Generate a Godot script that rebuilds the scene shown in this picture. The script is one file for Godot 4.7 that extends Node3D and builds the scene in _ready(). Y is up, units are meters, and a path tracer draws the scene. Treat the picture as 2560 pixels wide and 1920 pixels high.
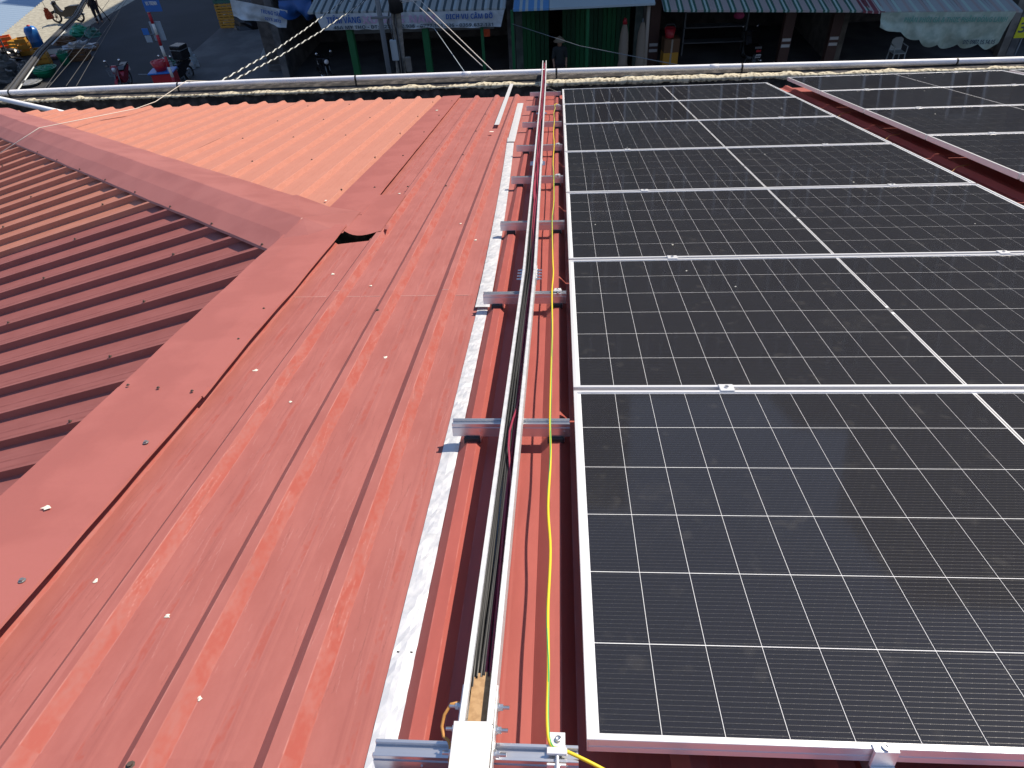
extends Node3D

# ---------------------------------------------------------------- frames
# The roof plane falls 12 degrees towards the street; roof things are built in roof axes (x across, y off the panel glass, z back towards the ridge).
var RB := Basis(Vector3.RIGHT, deg_to_rad(-12.0))
var RO := Vector3(0, 7.7847, 0)
const PAN := -0.105      # flat of the red sheets below the panel glass
const RIBTOP := -0.077
var M := {}
var used := {}
var rng := RandomNumberGenerator.new()

func roof(p: Vector3) -> Vector3:
	return RO + RB * p

# ---------------------------------------------------------------- naming and tagging
func numbered(n: String) -> String:
	if not used.has(n):
		used[n] = 0
		return n
	used[n] += 1
	return "%s_%03d" % [n, used[n]]

func tag(o: Node, label: String, category: String, group := "") -> void:
	o.set_meta("label", label)
	o.set_meta("category", category)
	if group != "":
		o.set_meta("group", group)

# a thing standing in the street or yard (world axes)
func thing(n: String, label: String, category: String, at := Vector3.ZERO, turn := 0.0, group := "") -> Node3D:
	var o := Node3D.new()
	o.name = numbered(n)
	add_child(o)
	o.position = at
	o.rotation.y = turn
	tag(o, label, category, group)
	return o

# a thing on the roof: origin at p in roof axes, children built in roof axes relative to p
func roof_thing(n: String, label: String, category: String, p := Vector3.ZERO, group := "") -> Node3D:
	var o := Node3D.new()
	o.name = numbered(n)
	add_child(o)
	o.transform = Transform3D(RB, roof(p))
	tag(o, label, category, group)
	return o

func part(parent: Node, n: String, mesh: Mesh, m: Material, at := Vector3.ZERO, rot := Vector3.ZERO) -> MeshInstance3D:
	var o := MeshInstance3D.new()
	o.name = n
	o.mesh = mesh
	o.material_override = m
	o.position = at
	o.rotation = rot
	parent.add_child(o, true)
	return o

func structure(n: String, mesh: Mesh, m: Material, at := Vector3.ZERO) -> MeshInstance3D:
	var o := part(self, n, mesh, m, at)
	o.set_meta("kind", "structure")
	return o

func group_part(parent: Node, n: String, at := Vector3.ZERO) -> Node3D:
	var o := Node3D.new()
	o.name = n
	parent.add_child(o, true)
	o.position = at
	return o

# ---------------------------------------------------------------- mesh helpers
func st_new(smooth := false) -> SurfaceTool:
	var st := SurfaceTool.new()
	st.begin(Mesh.PRIMITIVE_TRIANGLES)
	st.set_smooth_group(0 if smooth else -1)
	return st

func done(st: SurfaceTool) -> ArrayMesh:
	st.generate_normals()
	return st.commit()

func quad(st: SurfaceTool, a: Vector3, b: Vector3, c: Vector3, d: Vector3, ua := Vector2(0, 0), ub := Vector2(1, 0), uc := Vector2(1, 1), ud := Vector2(0, 1)) -> void:
	st.set_uv(ua); st.add_vertex(a)
	st.set_uv(ub); st.add_vertex(b)
	st.set_uv(uc); st.add_vertex(c)
	st.set_uv(ua); st.add_vertex(a)
	st.set_uv(uc); st.add_vertex(c)
	st.set_uv(ud); st.add_vertex(d)

func tri(st: SurfaceTool, a: Vector3, b: Vector3, c: Vector3) -> void:
	for v in [a, b, c]:
		st.set_uv(Vector2(v.x, v.z))
		st.add_vertex(v)

# box between two corners, with chamfered edges when ch > 0
func bx(st: SurfaceTool, lo: Vector3, hi: Vector3, ch := 0.0) -> void:
	obox(st, Transform3D(Basis(), (lo + hi) / 2), hi - lo, ch)

func obox(st: SurfaceTool, t: Transform3D, size: Vector3, ch := 0.0) -> void:
	var h := size / 2
	var c: float = min(ch, 0.45 * min(size.x, min(size.y, size.z)))
	var ax := [Vector3(1, 0, 0), Vector3(0, 1, 0), Vector3(0, 0, 1)]
	for i in 3:
		var n: Vector3 = ax[i]
		var u: Vector3 = ax[(i + 1) % 3]
		var v: Vector3 = ax[(i + 2) % 3]
		var hn: float = h[i]
		var hu: float = h[(i + 1) % 3] - c
		var hv: float = h[(i + 2) % 3] - c
		for s in [-1.0, 1.0]:
			var o: Vector3 = n * hn * s
			var q := [o - u * hu - v * hv, o + u * hu - v * hv, o + u * hu + v * hv, o - u * hu + v * hv]
			if s > 0:
				q.reverse()
			quad(st, t * q[0], t * q[1], t * q[2], t * q[3])
	if c <= 0.0:
		return
	for i in 3:
		var j := (i + 1) % 3
		var k := (i + 2) % 3
		for sj in [-1.0, 1.0]:
			for sk in [-1.0, 1.0]:
				var a := Vector3.ZERO
				var b := Vector3.ZERO
				a[j] = sj * h[j]; a[k] = sk * (h[k] - c)
				b[j] = sj * (h[j] - c); b[k] = sk * h[k]
				var e := Vector3.ZERO
				e[i] = h[i] - c
				if sj * sk > 0:
					quad(st, t * (a - e), t * (b - e), t * (b + e), t * (a + e))
				else:
					quad(st, t * (a + e), t * (b + e), t * (b - e), t * (a - e))
	for sx in [-1.0, 1.0]:
		for sy in [-1.0, 1.0]:
			for sz in [-1.0, 1.0]:
				var p := Vector3(sx * h.x, sy * (h.y - c), sz * (h.z - c))
				var q2 := Vector3(sx * (h.x - c), sy * h.y, sz * (h.z - c))
				var r := Vector3(sx * (h.x - c), sy * (h.y - c), sz * h.z)
				if sx * sy * sz > 0:
					tri(st, t * p, t * r, t * q2)
				else:
					tri(st, t * p, t * q2, t * r)

func box_mesh(size: Vector3, ch := 0.0) -> ArrayMesh:
	var st := st_new()
	obox(st, Transform3D(), size, ch)
	return done(st)

# a round bar along a list of points
func tube(st: SurfaceTool, pts: Array, r, sides := 8, caps := true) -> void:
	var rings := []
	var n := pts.size()
	var ref := Vector3.UP
	var d0: Vector3 = (pts[1] - pts[0]).normalized()
	if absf(d0.dot(ref)) > 0.9:
		ref = Vector3.RIGHT
	for i in n:
		var d: Vector3 = (pts[min(i + 1, n - 1)] - pts[max(i - 1, 0)]).normalized()
		var side := d.cross(ref).normalized()
		var up := side.cross(d).normalized()
		ref = up
		var rad: float = r[i] if r is Array else r
		var ring := []
		for k in sides:
			var a := TAU * k / sides
			ring.append(pts[i] + (side * cos(a) + up * sin(a)) * rad)
		rings.append(ring)
	for i in n - 1:
		for k in sides:
			var k2 := (k + 1) % sides
			quad(st, rings[i][k], rings[i][k2], rings[i + 1][k2], rings[i + 1][k], Vector2(float(k) / sides, i), Vector2(float(k + 1) / sides, i), Vector2(float(k + 1) / sides, i + 1), Vector2(float(k) / sides, i + 1))
	if caps:
		for e in [0, n - 1]:
			for k in range(1, sides - 1):
				if e == 0:
					tri(st, rings[e][0], rings[e][k + 1], rings[e][k])
				else:
					tri(st, rings[e][0], rings[e][k], rings[e][k + 1])

func tube_mesh(pts: Array, r, sides := 8, smooth := true) -> ArrayMesh:
	var st := st_new(smooth)
	tube(st, pts, r, sides)
	return done(st)

# a turned shape: pairs (radius, height) about the y axis
func lathe(st: SurfaceTool, prof: Array, sides := 16, t := Transform3D()) -> void:
	for i in prof.size() - 1:
		for k in sides:
			var a := TAU * k / sides
			var b := TAU * (k + 1) / sides
			var p: Vector2 = prof[i]
			var q: Vector2 = prof[i + 1]
			var va := Vector3(cos(a) * p.x, p.y, sin(a) * p.x)
			var vb := Vector3(cos(b) * p.x, p.y, sin(b) * p.x)
			var vc := Vector3(cos(b) * q.x, q.y, sin(b) * q.x)
			var vd := Vector3(cos(a) * q.x, q.y, sin(a) * q.x)
			if p.x > 1e-5:
				st.set_uv(Vector2(0, 0)); st.add_vertex(t * va)
				st.set_uv(Vector2(1, 0)); st.add_vertex(t * vb)
				st.set_uv(Vector2(1, 1)); st.add_vertex(t * vc)
			if q.x > 1e-5:
				st.set_uv(Vector2(0, 0)); st.add_vertex(t * va)
				st.set_uv(Vector2(1, 1)); st.add_vertex(t * vc)
				st.set_uv(Vector2(0, 1)); st.add_vertex(t * vd)

func lathe_mesh(prof: Array, sides := 16, smooth := true) -> ArrayMesh:
	var st := st_new(smooth)
	lathe(st, prof, sides)
	return done(st)

# an outline (x, y) given thickness along z
func prism(st: SurfaceTool, outline: PackedVector2Array, z0: float, z1: float, t := Transform3D()) -> void:
	var idx := Geometry2D.triangulate_polygon(outline)
	for i in range(0, idx.size(), 3):
		var a := outline[idx[i]]
		var b := outline[idx[i + 1]]
		var c := outline[idx[i + 2]]
		tri(st, t * Vector3(a.x, a.y, z1), t * Vector3(b.x, b.y, z1), t * Vector3(c.x, c.y, z1))
		tri(st, t * Vector3(a.x, a.y, z0), t * Vector3(c.x, c.y, z0), t * Vector3(b.x, b.y, z0))
	for i in outline.size():
		var a := outline[i]
		var b := outline[(i + 1) % outline.size()]
		quad(st, t * Vector3(a.x, a.y, z0), t * Vector3(b.x, b.y, z0), t * Vector3(b.x, b.y, z1), t * Vector3(a.x, a.y, z1))

func prism_mesh(outline: Array, z0: float, z1: float) -> ArrayMesh:
	var st := st_new()
	prism(st, PackedVector2Array(outline), z0, z1)
	return done(st)

func text_part(parent: Node, n: String, s: String, height: float, m: Material, at: Vector3, width := 0.0, basis := Basis()) -> MeshInstance3D:
	var tm := TextMesh.new()
	var f := SystemFont.new()
	f.font_names = PackedStringArray(["Droid Sans"])
	f.font_weight = 700
	tm.font = f
	tm.text = s
	tm.font_size = 64
	tm.pixel_size = height / 46.0
	tm.depth = 0.008
	var o := part(parent, n, tm, m, at)
	o.transform = Transform3D(basis, at)
	if width > 0.0:
		var w := tm.get_aabb().size.x
		if w > 0.01:
			o.transform = Transform3D(basis.scaled_local(Vector3(width / w, 1, 1)), at)
	return o

# lettering with the Vietnamese marks the font lacks added as small bars: marks are [letter index, kind]
func text_marked(parent: Node, s: String, height: float, m: Material, at: Vector3, width: float, marks: Array) -> void:
	var o := text_part(parent, "lettering", s, height, m, at, width)
	var tm: TextMesh = o.mesh
	var full := tm.get_aabb()
	var st := st_new()
	var cap := height * 0.76
	for k in marks:
		var pre := TextMesh.new()
		pre.font = tm.font
		pre.font_size = 64
		pre.pixel_size = tm.pixel_size
		pre.text = s.substr(0, k[0]) + "."
		var a := pre.get_aabb().size.x
		pre.text = s.substr(0, k[0] + 1) + "."
		var b := pre.get_aabb().size.x
		var x := full.position.x + (a + b) / 2 - 0.1 * height
		var y0 := full.position.y
		var u := cap * 0.13
		if k[1] == "dot":
			obox(st, Transform3D(Basis(), Vector3(x, y0 - u * 1.2, 0)), Vector3(u, u, 0.008))
		elif k[1] == "grave":
			obox(st, Transform3D(Basis(Vector3.BACK, -0.7), Vector3(x + u, y0 + cap * 1.32, 0)), Vector3(u * 2.4, u * 0.9, 0.008))
		elif k[1] == "acute":
			obox(st, Transform3D(Basis(Vector3.BACK, 0.7), Vector3(x + u, y0 + cap * 1.32, 0)), Vector3(u * 2.4, u * 0.9, 0.008))
		elif k[1] == "horn":
			obox(st, Transform3D(Basis(Vector3.BACK, 0.8), Vector3(x + cap * 0.42, y0 + cap * 1.02, 0)), Vector3(u * 2.0, u * 0.9, 0.008))
		elif k[1] == "bar":
			obox(st, Transform3D(Basis(), Vector3(x - cap * 0.3, y0 + cap * 0.5, 0)), Vector3(cap * 0.36, u * 0.9, 0.008))
	part(o, "accents", done(st), m)

# ---------------------------------------------------------------- materials
func lin(r: float, g: float, b: float) -> Color:
	return Color(r, g, b).linear_to_srgb()

func mat(r: float, g: float, b: float, rough := 0.7, metal := 0.0) -> StandardMaterial3D:
	var m := StandardMaterial3D.new()
	m.albedo_color = lin(r, g, b)
	m.roughness = rough
	m.metallic = metal
	return m

func noise(seed_: int, freq: float, oct := 4, kind := FastNoiseLite.TYPE_SIMPLEX_SMOOTH) -> FastNoiseLite:
	var n := FastNoiseLite.new()
	n.seed = seed_
	n.frequency = freq
	n.noise_type = kind
	n.fractal_octaves = oct
	if kind == FastNoiseLite.TYPE_CELLULAR:
		n.cellular_return_type = FastNoiseLite.RETURN_CELL_VALUE
		n.fractal_type = FastNoiseLite.FRACTAL_NONE
	return n

# seamless texture running from one colour to another through noise; lo and hi set the contrast
func noise_tex(size: int, seed_: int, freq: float, a: Color, b: Color, lo := 0.3, hi := 0.7, oct := 4, kind := FastNoiseLite.TYPE_SIMPLEX_SMOOTH) -> ImageTexture:
	var src := noise(seed_, freq, oct, kind).get_seamless_image(size, size)
	var fine := noise(seed_ + 77, 0.11, 2).get_seamless_image(size, size)
	var im := Image.create(size, size, false, Image.FORMAT_RGB8)
	for y in size:
		for x in size:
			var v := clampf((src.get_pixel(x, y).r - lo) / (hi - lo), 0, 1)
			v = clampf(v + (fine.get_pixel(x, y).r - 0.5) * 0.35, 0, 1)
			im.set_pixel(x, y, a.lerp(b, v))
	return ImageTexture.create_from_image(im)

func grey_tex(size: int, seed_: int, freq: float, lo: float, hi: float, oct := 4, kind := FastNoiseLite.TYPE_SIMPLEX_SMOOTH) -> ImageTexture:
	return noise_tex(size, seed_, freq, Color(lo, lo, lo), Color(hi, hi, hi), 0.25, 0.75, oct, kind)

func tri_mat(tex: Texture2D, scale: float, rough := 0.8, metal := 0.0, world := false, tint := Color.WHITE) -> StandardMaterial3D:
	var m := StandardMaterial3D.new()
	m.albedo_texture = tex
	m.albedo_color = tint
	m.roughness = rough
	m.metallic = metal
	m.uv1_triplanar = true
	m.uv1_world_triplanar = world
	m.uv1_scale = Vector3(scale, scale, scale)
	return m

# paint on the profiled sheets: u runs across four ribs (1 m), v along 4 m. The flats are chalked and scuffed, the flanks of the ribs keep more of the red.
func sheet_tex(seed_: int, flat_a: Color, flat_b: Color, flank: Color, scuffs: int) -> ImageTexture:
	var w := 512
	var h := 1024
	var n1 := noise(seed_, 0.012, 4)
	var n2 := noise(seed_ + 5, 0.05, 3)
	var n3 := noise(seed_ + 9, 0.2, 2)
	var edge := flat_b.lightened(0.14)
	var im := Image.create(w, h, false, Image.FORMAT_RGB8)
	for y in h:
		for x in w:
			var f := fposmod(x / 128.0, 1.0) * 0.25
			var a := n1.get_noise_2d(x, y * 0.8)
			var b := n2.get_noise_2d(x, y * 0.55)
			var c := n3.get_noise_2d(x, y * 0.8)
			var t := clampf(0.5 + a * 0.8 + b * 0.35 + c * 0.15, 0, 1)
			var col := flat_a.lerp(flat_b, t)
			# flank on the sunny side of each rib: keeps its colour, worn through in streaks
			if absf(f - 0.014) < 0.0009 or absf(f - 0.043) < 0.0009 or absf(f - 0.236) < 0.0009:
				col = col.lerp(edge, clampf(0.25 + b * 1.6 + c * 0.5, 0.0, 0.75))
			elif f > 0.014 and f < 0.043:
				col = col.lerp(flank, clampf(0.55 + b * 0.9 + c * 0.4, 0.0, 0.95))
			elif f > 0.112 and f < 0.130:
				col = col.lerp(flank, clampf(0.16 + b * 1.1 + c * 0.5, 0.0, 0.55))
			im.set_pixel(x, y, col)
	var r := RandomNumberGenerator.new()
	r.seed = seed_
	for i in scuffs:
		var px := r.randi_range(4, w - 8)
		var py := r.randi_range(4, h - 40)
		var len := r.randi_range(4, 34)
		var pale := r.randf() < 0.55
		var tone: Color = flat_b.lightened(0.25) if pale else flat_a.darkened(0.22)
		var drift := r.randf_range(-0.3, 0.3)
		for k in len:
			var qx := clampi(px + int(k * drift), 0, w - 1)
			im.set_pixel(qx, clampi(py + k, 0, h - 1), im.get_pixel(qx, clampi(py + k, 0, h - 1)).lerp(tone, r.randf_range(0.1, 0.45)))
	return ImageTexture.create_from_image(im)

func tex_mat(tex: Texture2D, rough: float, metal := 0.0) -> StandardMaterial3D:
	var m := StandardMaterial3D.new()
	m.albedo_texture = tex
	m.roughness = rough
	m.metallic = metal
	return m

func cell_material() -> ORMMaterial3D:
	# one half cell, 105 x 182 mm: printed silver busbars run along x
	var w := 96
	var h := 512
	var a := Image.create(w, h, false, Image.FORMAT_RGB8)
	var o := Image.create(w, h, false, Image.FORMAT_RGB8)
	var nz := noise(31, 0.03, 3)
	for y in h:
		for x in w:
			var v := 0.0030 + 0.0009 * nz.get_noise_2d(x, y)
			a.set_pixel(x, y, lin(v * 0.8, v * 1.0, v * 2.7))
			o.set_pixel(x, y, Color(1, 0.42, 0))
	for i in 18:
		var c := int((i + 0.5) * h / 18.0)
		for x in range(2, w - 2):
			var wide := 1 if x % 3 else 0
			var pad := ((x + i * 5) % 19) < 2
			for dy in range(-wide, wide + 1):
				var g := 0.13 if dy == 0 else 0.014
				if pad:
					g *= 1.9
				a.set_pixel(x, c + dy, lin(g, g, g * 0.98))
				o.set_pixel(x, c + dy, Color(1, 0.40, 0.7))
	var m := ORMMaterial3D.new()
	m.albedo_texture = ImageTexture.create_from_image(a)
	m.orm_texture = ImageTexture.create_from_image(o)
	m.metallic_specular = 0.08
	return m

# thin film of dust and dried water marks on the panel glass
func dust_material() -> StandardMaterial3D:
	var w := 512
	var h := 256
	var n1 := noise(701, 0.008, 4)
	var n2 := noise(703, 0.035, 3)
	var n3 := noise(707, 0.15, 2)
	var im := Image.create(w, h, false, Image.FORMAT_RGBA8)
	for y in h:
		for x in w:
			var a := clampf(n1.get_noise_2d(x, y) * 1.3 - 0.12, 0, 1) * clampf(0.6 + n2.get_noise_2d(x, y) * 1.6, 0, 1.4)
			var spot := clampf((n2.get_noise_2d(x * 1.2 + 300, y * 1.2) - 0.42) * 4.0, 0, 1)
			var al := 0.0 + 0.024 * a * (0.7 + 0.6 * n3.get_noise_2d(x, y)) + 0.03 * spot
			im.set_pixel(x, y, Color(0.70, 0.68, 0.64, clampf(al, 0, 0.12)))
	var m := StandardMaterial3D.new()
	m.albedo_texture = ImageTexture.create_from_image(im)
	m.transparency = BaseMaterial3D.TRANSPARENCY_ALPHA
	m.roughness = 0.9
	m.metallic_specular = 0.0
	return m

func make_materials() -> void:
	M.red_a = tex_mat(sheet_tex(11, lin(0.316, 0.096, 0.081), lin(0.362, 0.119, 0.101), lin(0.318, 0.060, 0.042), 1100), 0.68)
	M.red_b = tex_mat(sheet_tex(23, lin(0.324, 0.100, 0.085), lin(0.372, 0.124, 0.106), lin(0.318, 0.062, 0.044), 1100), 0.68)
	M.red_new = tex_mat(sheet_tex(37, lin(0.315, 0.070, 0.055), lin(0.360, 0.084, 0.066), lin(0.33, 0.066, 0.050), 60), 0.55)
	M.salmon = tex_mat(sheet_tex(41, lin(0.442, 0.176, 0.124), lin(0.462, 0.190, 0.135), lin(0.405, 0.158, 0.110), 160), 0.85)
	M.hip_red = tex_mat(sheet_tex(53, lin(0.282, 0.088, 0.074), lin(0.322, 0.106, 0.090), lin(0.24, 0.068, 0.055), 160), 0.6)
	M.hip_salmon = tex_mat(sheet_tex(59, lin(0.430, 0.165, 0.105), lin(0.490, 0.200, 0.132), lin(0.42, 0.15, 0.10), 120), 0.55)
	M.flashing = tri_mat(noise_tex(512, 61, 0.006, lin(0.332, 0.101, 0.085), lin(0.368, 0.116, 0.098)), 0.9, 0.6)
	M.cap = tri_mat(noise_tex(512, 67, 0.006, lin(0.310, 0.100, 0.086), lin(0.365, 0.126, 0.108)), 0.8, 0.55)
	var galv := noise_tex(512, 71, 0.012, lin(0.72, 0.73, 0.735), lin(0.78, 0.785, 0.79), 0.2, 0.8, 4)
	M.galv = tri_mat(galv, 3.0, 0.42, 0.75)
	M.galv.roughness_texture = grey_tex(512, 73, 0.02, 0.86, 1.0)
	M.galv.roughness = 0.62
	M.alu = mat(0.80, 0.805, 0.81, 0.38, 0.4)
	M.alu_rail = mat(0.66, 0.67, 0.69, 0.3, 0.85)
	M.steel = mat(0.62, 0.63, 0.64, 0.3, 0.95)
	M.white_sheet = mat(0.78, 0.79, 0.80, 0.6)
	M.cell = cell_material()
	M.dust = dust_material()
	M.glass = mat(1, 1, 1, 0.06)
	M.glass.metallic_specular = 0.40
	M.glass.albedo_color = Color(1, 1, 1, 0.02)
	M.glass.transparency = BaseMaterial3D.TRANSPARENCY_ALPHA
	M.ribbon = mat(0.35, 0.35, 0.36, 0.35, 0.8)
	M.rubber = mat(0.035, 0.035, 0.036, 0.75)
	M.cable_black = mat(0.030, 0.031, 0.032, 0.48)
	M.cable_red = mat(0.300, 0.035, 0.070, 0.42)
	M.wire_yellow = mat(0.78, 0.58, 0.02, 0.5)
	M.wire_green = mat(0.05, 0.38, 0.10, 0.5)
	M.wire_brown = mat(0.50, 0.24, 0.06, 0.6)
	M.card = tri_mat(noise_tex(256, 83, 0.03, lin(0.36, 0.22, 0.11), lin(0.45, 0.29, 0.15)), 8.0, 0.9)
	M.pvc = tri_mat(noise_tex(512, 87, 0.015, lin(0.76, 0.76, 0.76), lin(0.88, 0.88, 0.88), 0.15, 0.4), 1.2, 0.5)
	M.black_metal = mat(0.02, 0.02, 0.02, 0.5)
	M.parapet = tri_mat(noise_tex(512, 91, 0.012, lin(0.020, 0.018, 0.017), lin(0.095, 0.085, 0.078), 0.3, 0.85), 0.9, 0.95, 0.0, true)
	M.mortar = tri_mat(noise_tex(256, 97, 0.05, lin(0.16, 0.135, 0.09), lin(0.60, 0.54, 0.39), 0.25, 0.5), 1.2, 0.95, 0.0, true)
	M.plaster = tri_mat(noise_tex(256, 101, 0.02, lin(0.42, 0.40, 0.35), lin(0.55, 0.53, 0.47)), 0.4, 0.9, 0.0, true)
	M.screw_dark = mat(0.10, 0.075, 0.06, 0.6, 0.3)
	M.screw_steel = mat(0.35, 0.35, 0.34, 0.45, 0.8)
	M.cable_grey = mat(0.045, 0.045, 0.045, 0.6)
	M.worn_edge = mat(0.56, 0.34, 0.30, 0.6)
	M.dropping = mat(0.72, 0.70, 0.60, 0.9)
	M.cord = mat(0.66, 0.60, 0.52, 0.8)
	# street
	M.asphalt = tri_mat(noise_tex(512, 111, 0.008, lin(0.030, 0.032, 0.035), lin(0.040, 0.042, 0.046)), 0.06, 0.9, 0.0, true)
	M.paving = tri_mat(noise_tex(512, 113, 0.01, lin(0.085, 0.085, 0.085), lin(0.125, 0.125, 0.12)), 0.12, 0.9, 0.0, true)
	M.concrete_yard = tri_mat(noise_tex(512, 117, 0.02, lin(0.30, 0.28, 0.22), lin(0.40, 0.38, 0.30)), 0.3, 0.92, 0.0, true)
	M.pole_concrete = tri_mat(noise_tex(256, 121, 0.03, lin(0.20, 0.19, 0.16), lin(0.33, 0.31, 0.27)), 1.0, 0.9)
	M.grey_steel = mat(0.20, 0.23, 0.25, 0.5, 0.3)
	M.green_paint = mat(0.012, 0.13, 0.045, 0.5)
	M.green_dark = mat(0.010, 0.075, 0.030, 0.5)
	M.wall_cream = tri_mat(noise_tex(256, 131, 0.02, lin(0.15, 0.14, 0.12), lin(0.23, 0.215, 0.185)), 0.3, 0.9, 0.0, true)
	M.wall_grey = tri_mat(noise_tex(256, 133, 0.02, lin(0.09, 0.09, 0.09), lin(0.155, 0.155, 0.15)), 0.3, 0.9, 0.0, true)
	M.wall_green = tri_mat(noise_tex(256, 137, 0.02, lin(0.08, 0.11, 0.095), lin(0.13, 0.165, 0.145)), 0.3, 0.9, 0.0, true)
	M.wall_inside = tri_mat(noise_tex(256, 139, 0.02, lin(0.07, 0.065, 0.06), lin(0.12, 0.11, 0.10)), 0.4, 0.9, 0.0, true)
	M.brown_tile = mat(0.10, 0.055, 0.045, 0.4)
	M.white_paint = mat(0.66, 0.66, 0.64, 0.6)
	M.window_dark = mat(0.02, 0.025, 0.03, 0.08)
	M.awning_grey = mat(0.34, 0.37, 0.35, 0.7)
	M.awning_mint = mat(0.38, 0.50, 0.43, 0.7)
	M.awning_pink = mat(0.36, 0.31, 0.28, 0.7)
	M.awning_dark = mat(0.06, 0.09, 0.10, 0.6)
	M.awning_green = mat(0.03, 0.11, 0.08, 0.6)
	M.awning_blue = mat(0.10, 0.26, 0.48, 0.6)
	M.awning_pale = mat(0.38, 0.45, 0.45, 0.7)
	M.awning_red = mat(0.17, 0.04, 0.05, 0.7)
	M.sheet_blue = mat(0.32, 0.42, 0.52, 0.45, 0.3)
	M.banner_white = tri_mat(noise_tex(256, 151, 0.02, lin(0.44, 0.50, 0.52), lin(0.54, 0.60, 0.62)), 0.7, 0.7)
	M.banner_green = tri_mat(noise_tex(256, 153, 0.02, lin(0.34, 0.43, 0.34), lin(0.46, 0.54, 0.44)), 0.7, 0.75)
	M.ink_blue = mat(0.02, 0.10, 0.36, 0.7)
	M.ink_pink = mat(0.50, 0.36, 0.50, 0.7)
	M.ink_teal = mat(0.16, 0.36, 0.28, 0.7)
	M.ink_dark = mat(0.06, 0.09, 0.11, 0.7)
	M.tarp_blue = mat(0.02, 0.09, 0.28, 0.5)
	M.sign_blue = mat(0.02, 0.13, 0.42, 0.4)
	M.sign_grey = mat(0.28, 0.36, 0.42, 0.5)
	M.post_red = mat(0.42, 0.02, 0.035, 0.5)
	M.post_white = mat(0.68, 0.70, 0.66, 0.5)
	M.crate_yellow = mat(0.52, 0.26, 0.03, 0.5)
	M.crate_orange = mat(0.78, 0.19, 0.04, 0.5)
	M.cloth_orange = mat(0.80, 0.12, 0.04, 0.7)
	M.plastic_green = mat(0.02, 0.30, 0.16, 0.4)
	M.plastic_blue = mat(0.02, 0.16, 0.50, 0.35)
	M.plastic_red = mat(0.45, 0.02, 0.03, 0.4)
	M.plastic_pink = mat(0.60, 0.32, 0.34, 0.5)
	M.plastic_grey = mat(0.16, 0.18, 0.19, 0.4)
	M.plastic_pale = mat(0.45, 0.52, 0.54, 0.5)
	M.bag_black = mat(0.012, 0.012, 0.014, 0.28)
	M.bag_grey = mat(0.10, 0.115, 0.125, 0.35)
	M.bag_green = mat(0.05, 0.16, 0.12, 0.4)
	M.fish = mat(0.42, 0.43, 0.43, 0.3, 0.5)
	M.board_brown = mat(0.14, 0.07, 0.03, 0.7)
	M.mat_beige = mat(0.34, 0.31, 0.25, 0.85)
	M.bike_black = mat(0.015, 0.015, 0.017, 0.25)
	M.bike_red = mat(0.32, 0.01, 0.025, 0.25)
	M.tyre = mat(0.018, 0.018, 0.018, 0.8)
	M.rim_bronze = mat(0.10, 0.055, 0.035, 0.5, 0.3)
	M.chrome = mat(0.72, 0.72, 0.72, 0.15, 1.0)
	M.lens_white = mat(0.8, 0.8, 0.8, 0.1)
	M.skin = mat(0.36, 0.20, 0.13, 0.6)
	M.cloth_dark = mat(0.022, 0.020, 0.026, 0.85)
	M.cloth_grey = mat(0.025, 0.03, 0.03, 0.85)
	M.straw = mat(0.28, 0.23, 0.16, 0.85)
	M.umbrella_beige = mat(0.30, 0.25, 0.19, 0.85)
	M.yellow_sign = mat(0.62, 0.62, 0.02, 0.5)
	M.pink_cloth = mat(0.45, 0.05, 0.16, 0.7)

# ---------------------------------------------------------------- the market roof
# profile of a sheet across the ribs: Vector2(across, height); c is a rib centre
func profile(from: float, to: float, c: float, swage := true) -> Array:
	var out := []
	var rel := [[-0.043, 0.0], [-0.014, 0.028], [0.014, 0.028], [0.043, 0.0]]
	if swage:
		rel += [[0.098, 0.0], [0.104, 0.0005], [0.110, 0.0005], [0.116, 0.0], [0.134, 0.0], [0.140, 0.0005], [0.146, 0.0005], [0.152, 0.0]]
	else:
		rel += [[0.125, 0.0]]
	var k0 := int(floor((from - c) / 0.25)) - 1
	var k1 := int(ceil((to - c) / 0.25)) + 1
	for k in range(k0, k1 + 1):
		for r in rel:
			out.append(Vector2(c + k * 0.25 + r[0], r[1]))
	var cut := []
	for i in out.size() - 1:
		var a: Vector2 = out[i]
		var b: Vector2 = out[i + 1]
		if b.x <= from or a.x >= to:
			continue
		if a.x < from:
			a = a.lerp(b, (from - a.x) / (b.x - a.x))
		if cut.is_empty():
			cut.append(a)
		if b.x > to:
			b = a.lerp(b, (to - a.x) / (b.x - a.x))
		cut.append(b)
	return cut

# sheet with ribs along z in roof axes; z ends are functions of u
func ribbed(from: float, to: float, c: float, near: Callable, far: Callable, lift: float, seed_: int, wave := 0.0012) -> ArrayMesh:
	var st := st_new()
	var pr := profile(from, to, c)
	var nz := noise(seed_, 0.9, 2)
	var rows := 26
	for i in pr.size() - 1:
		for j in rows:
			var q := []
			var uv := []
			for s in [[i, j], [i + 1, j], [i + 1, j + 1], [i, j + 1]]:
				var p: Vector2 = pr[s[0]]
				var zn: float = near.call(p.x)
				var zf: float = far.call(p.x)
				var z := lerpf(zn, zf, float(s[1]) / rows)
				var y := PAN + lift + p.y + wave * nz.get_noise_2d(p.x * 3.0, z)
				q.append(Vector3(p.x, y, z))
				uv.append(Vector2((p.x - c), z / 4.0))
			quad(st, q[0], q[1], q[2], q[3], uv[0], uv[1], uv[2], uv[3])
	return done(st)

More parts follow.
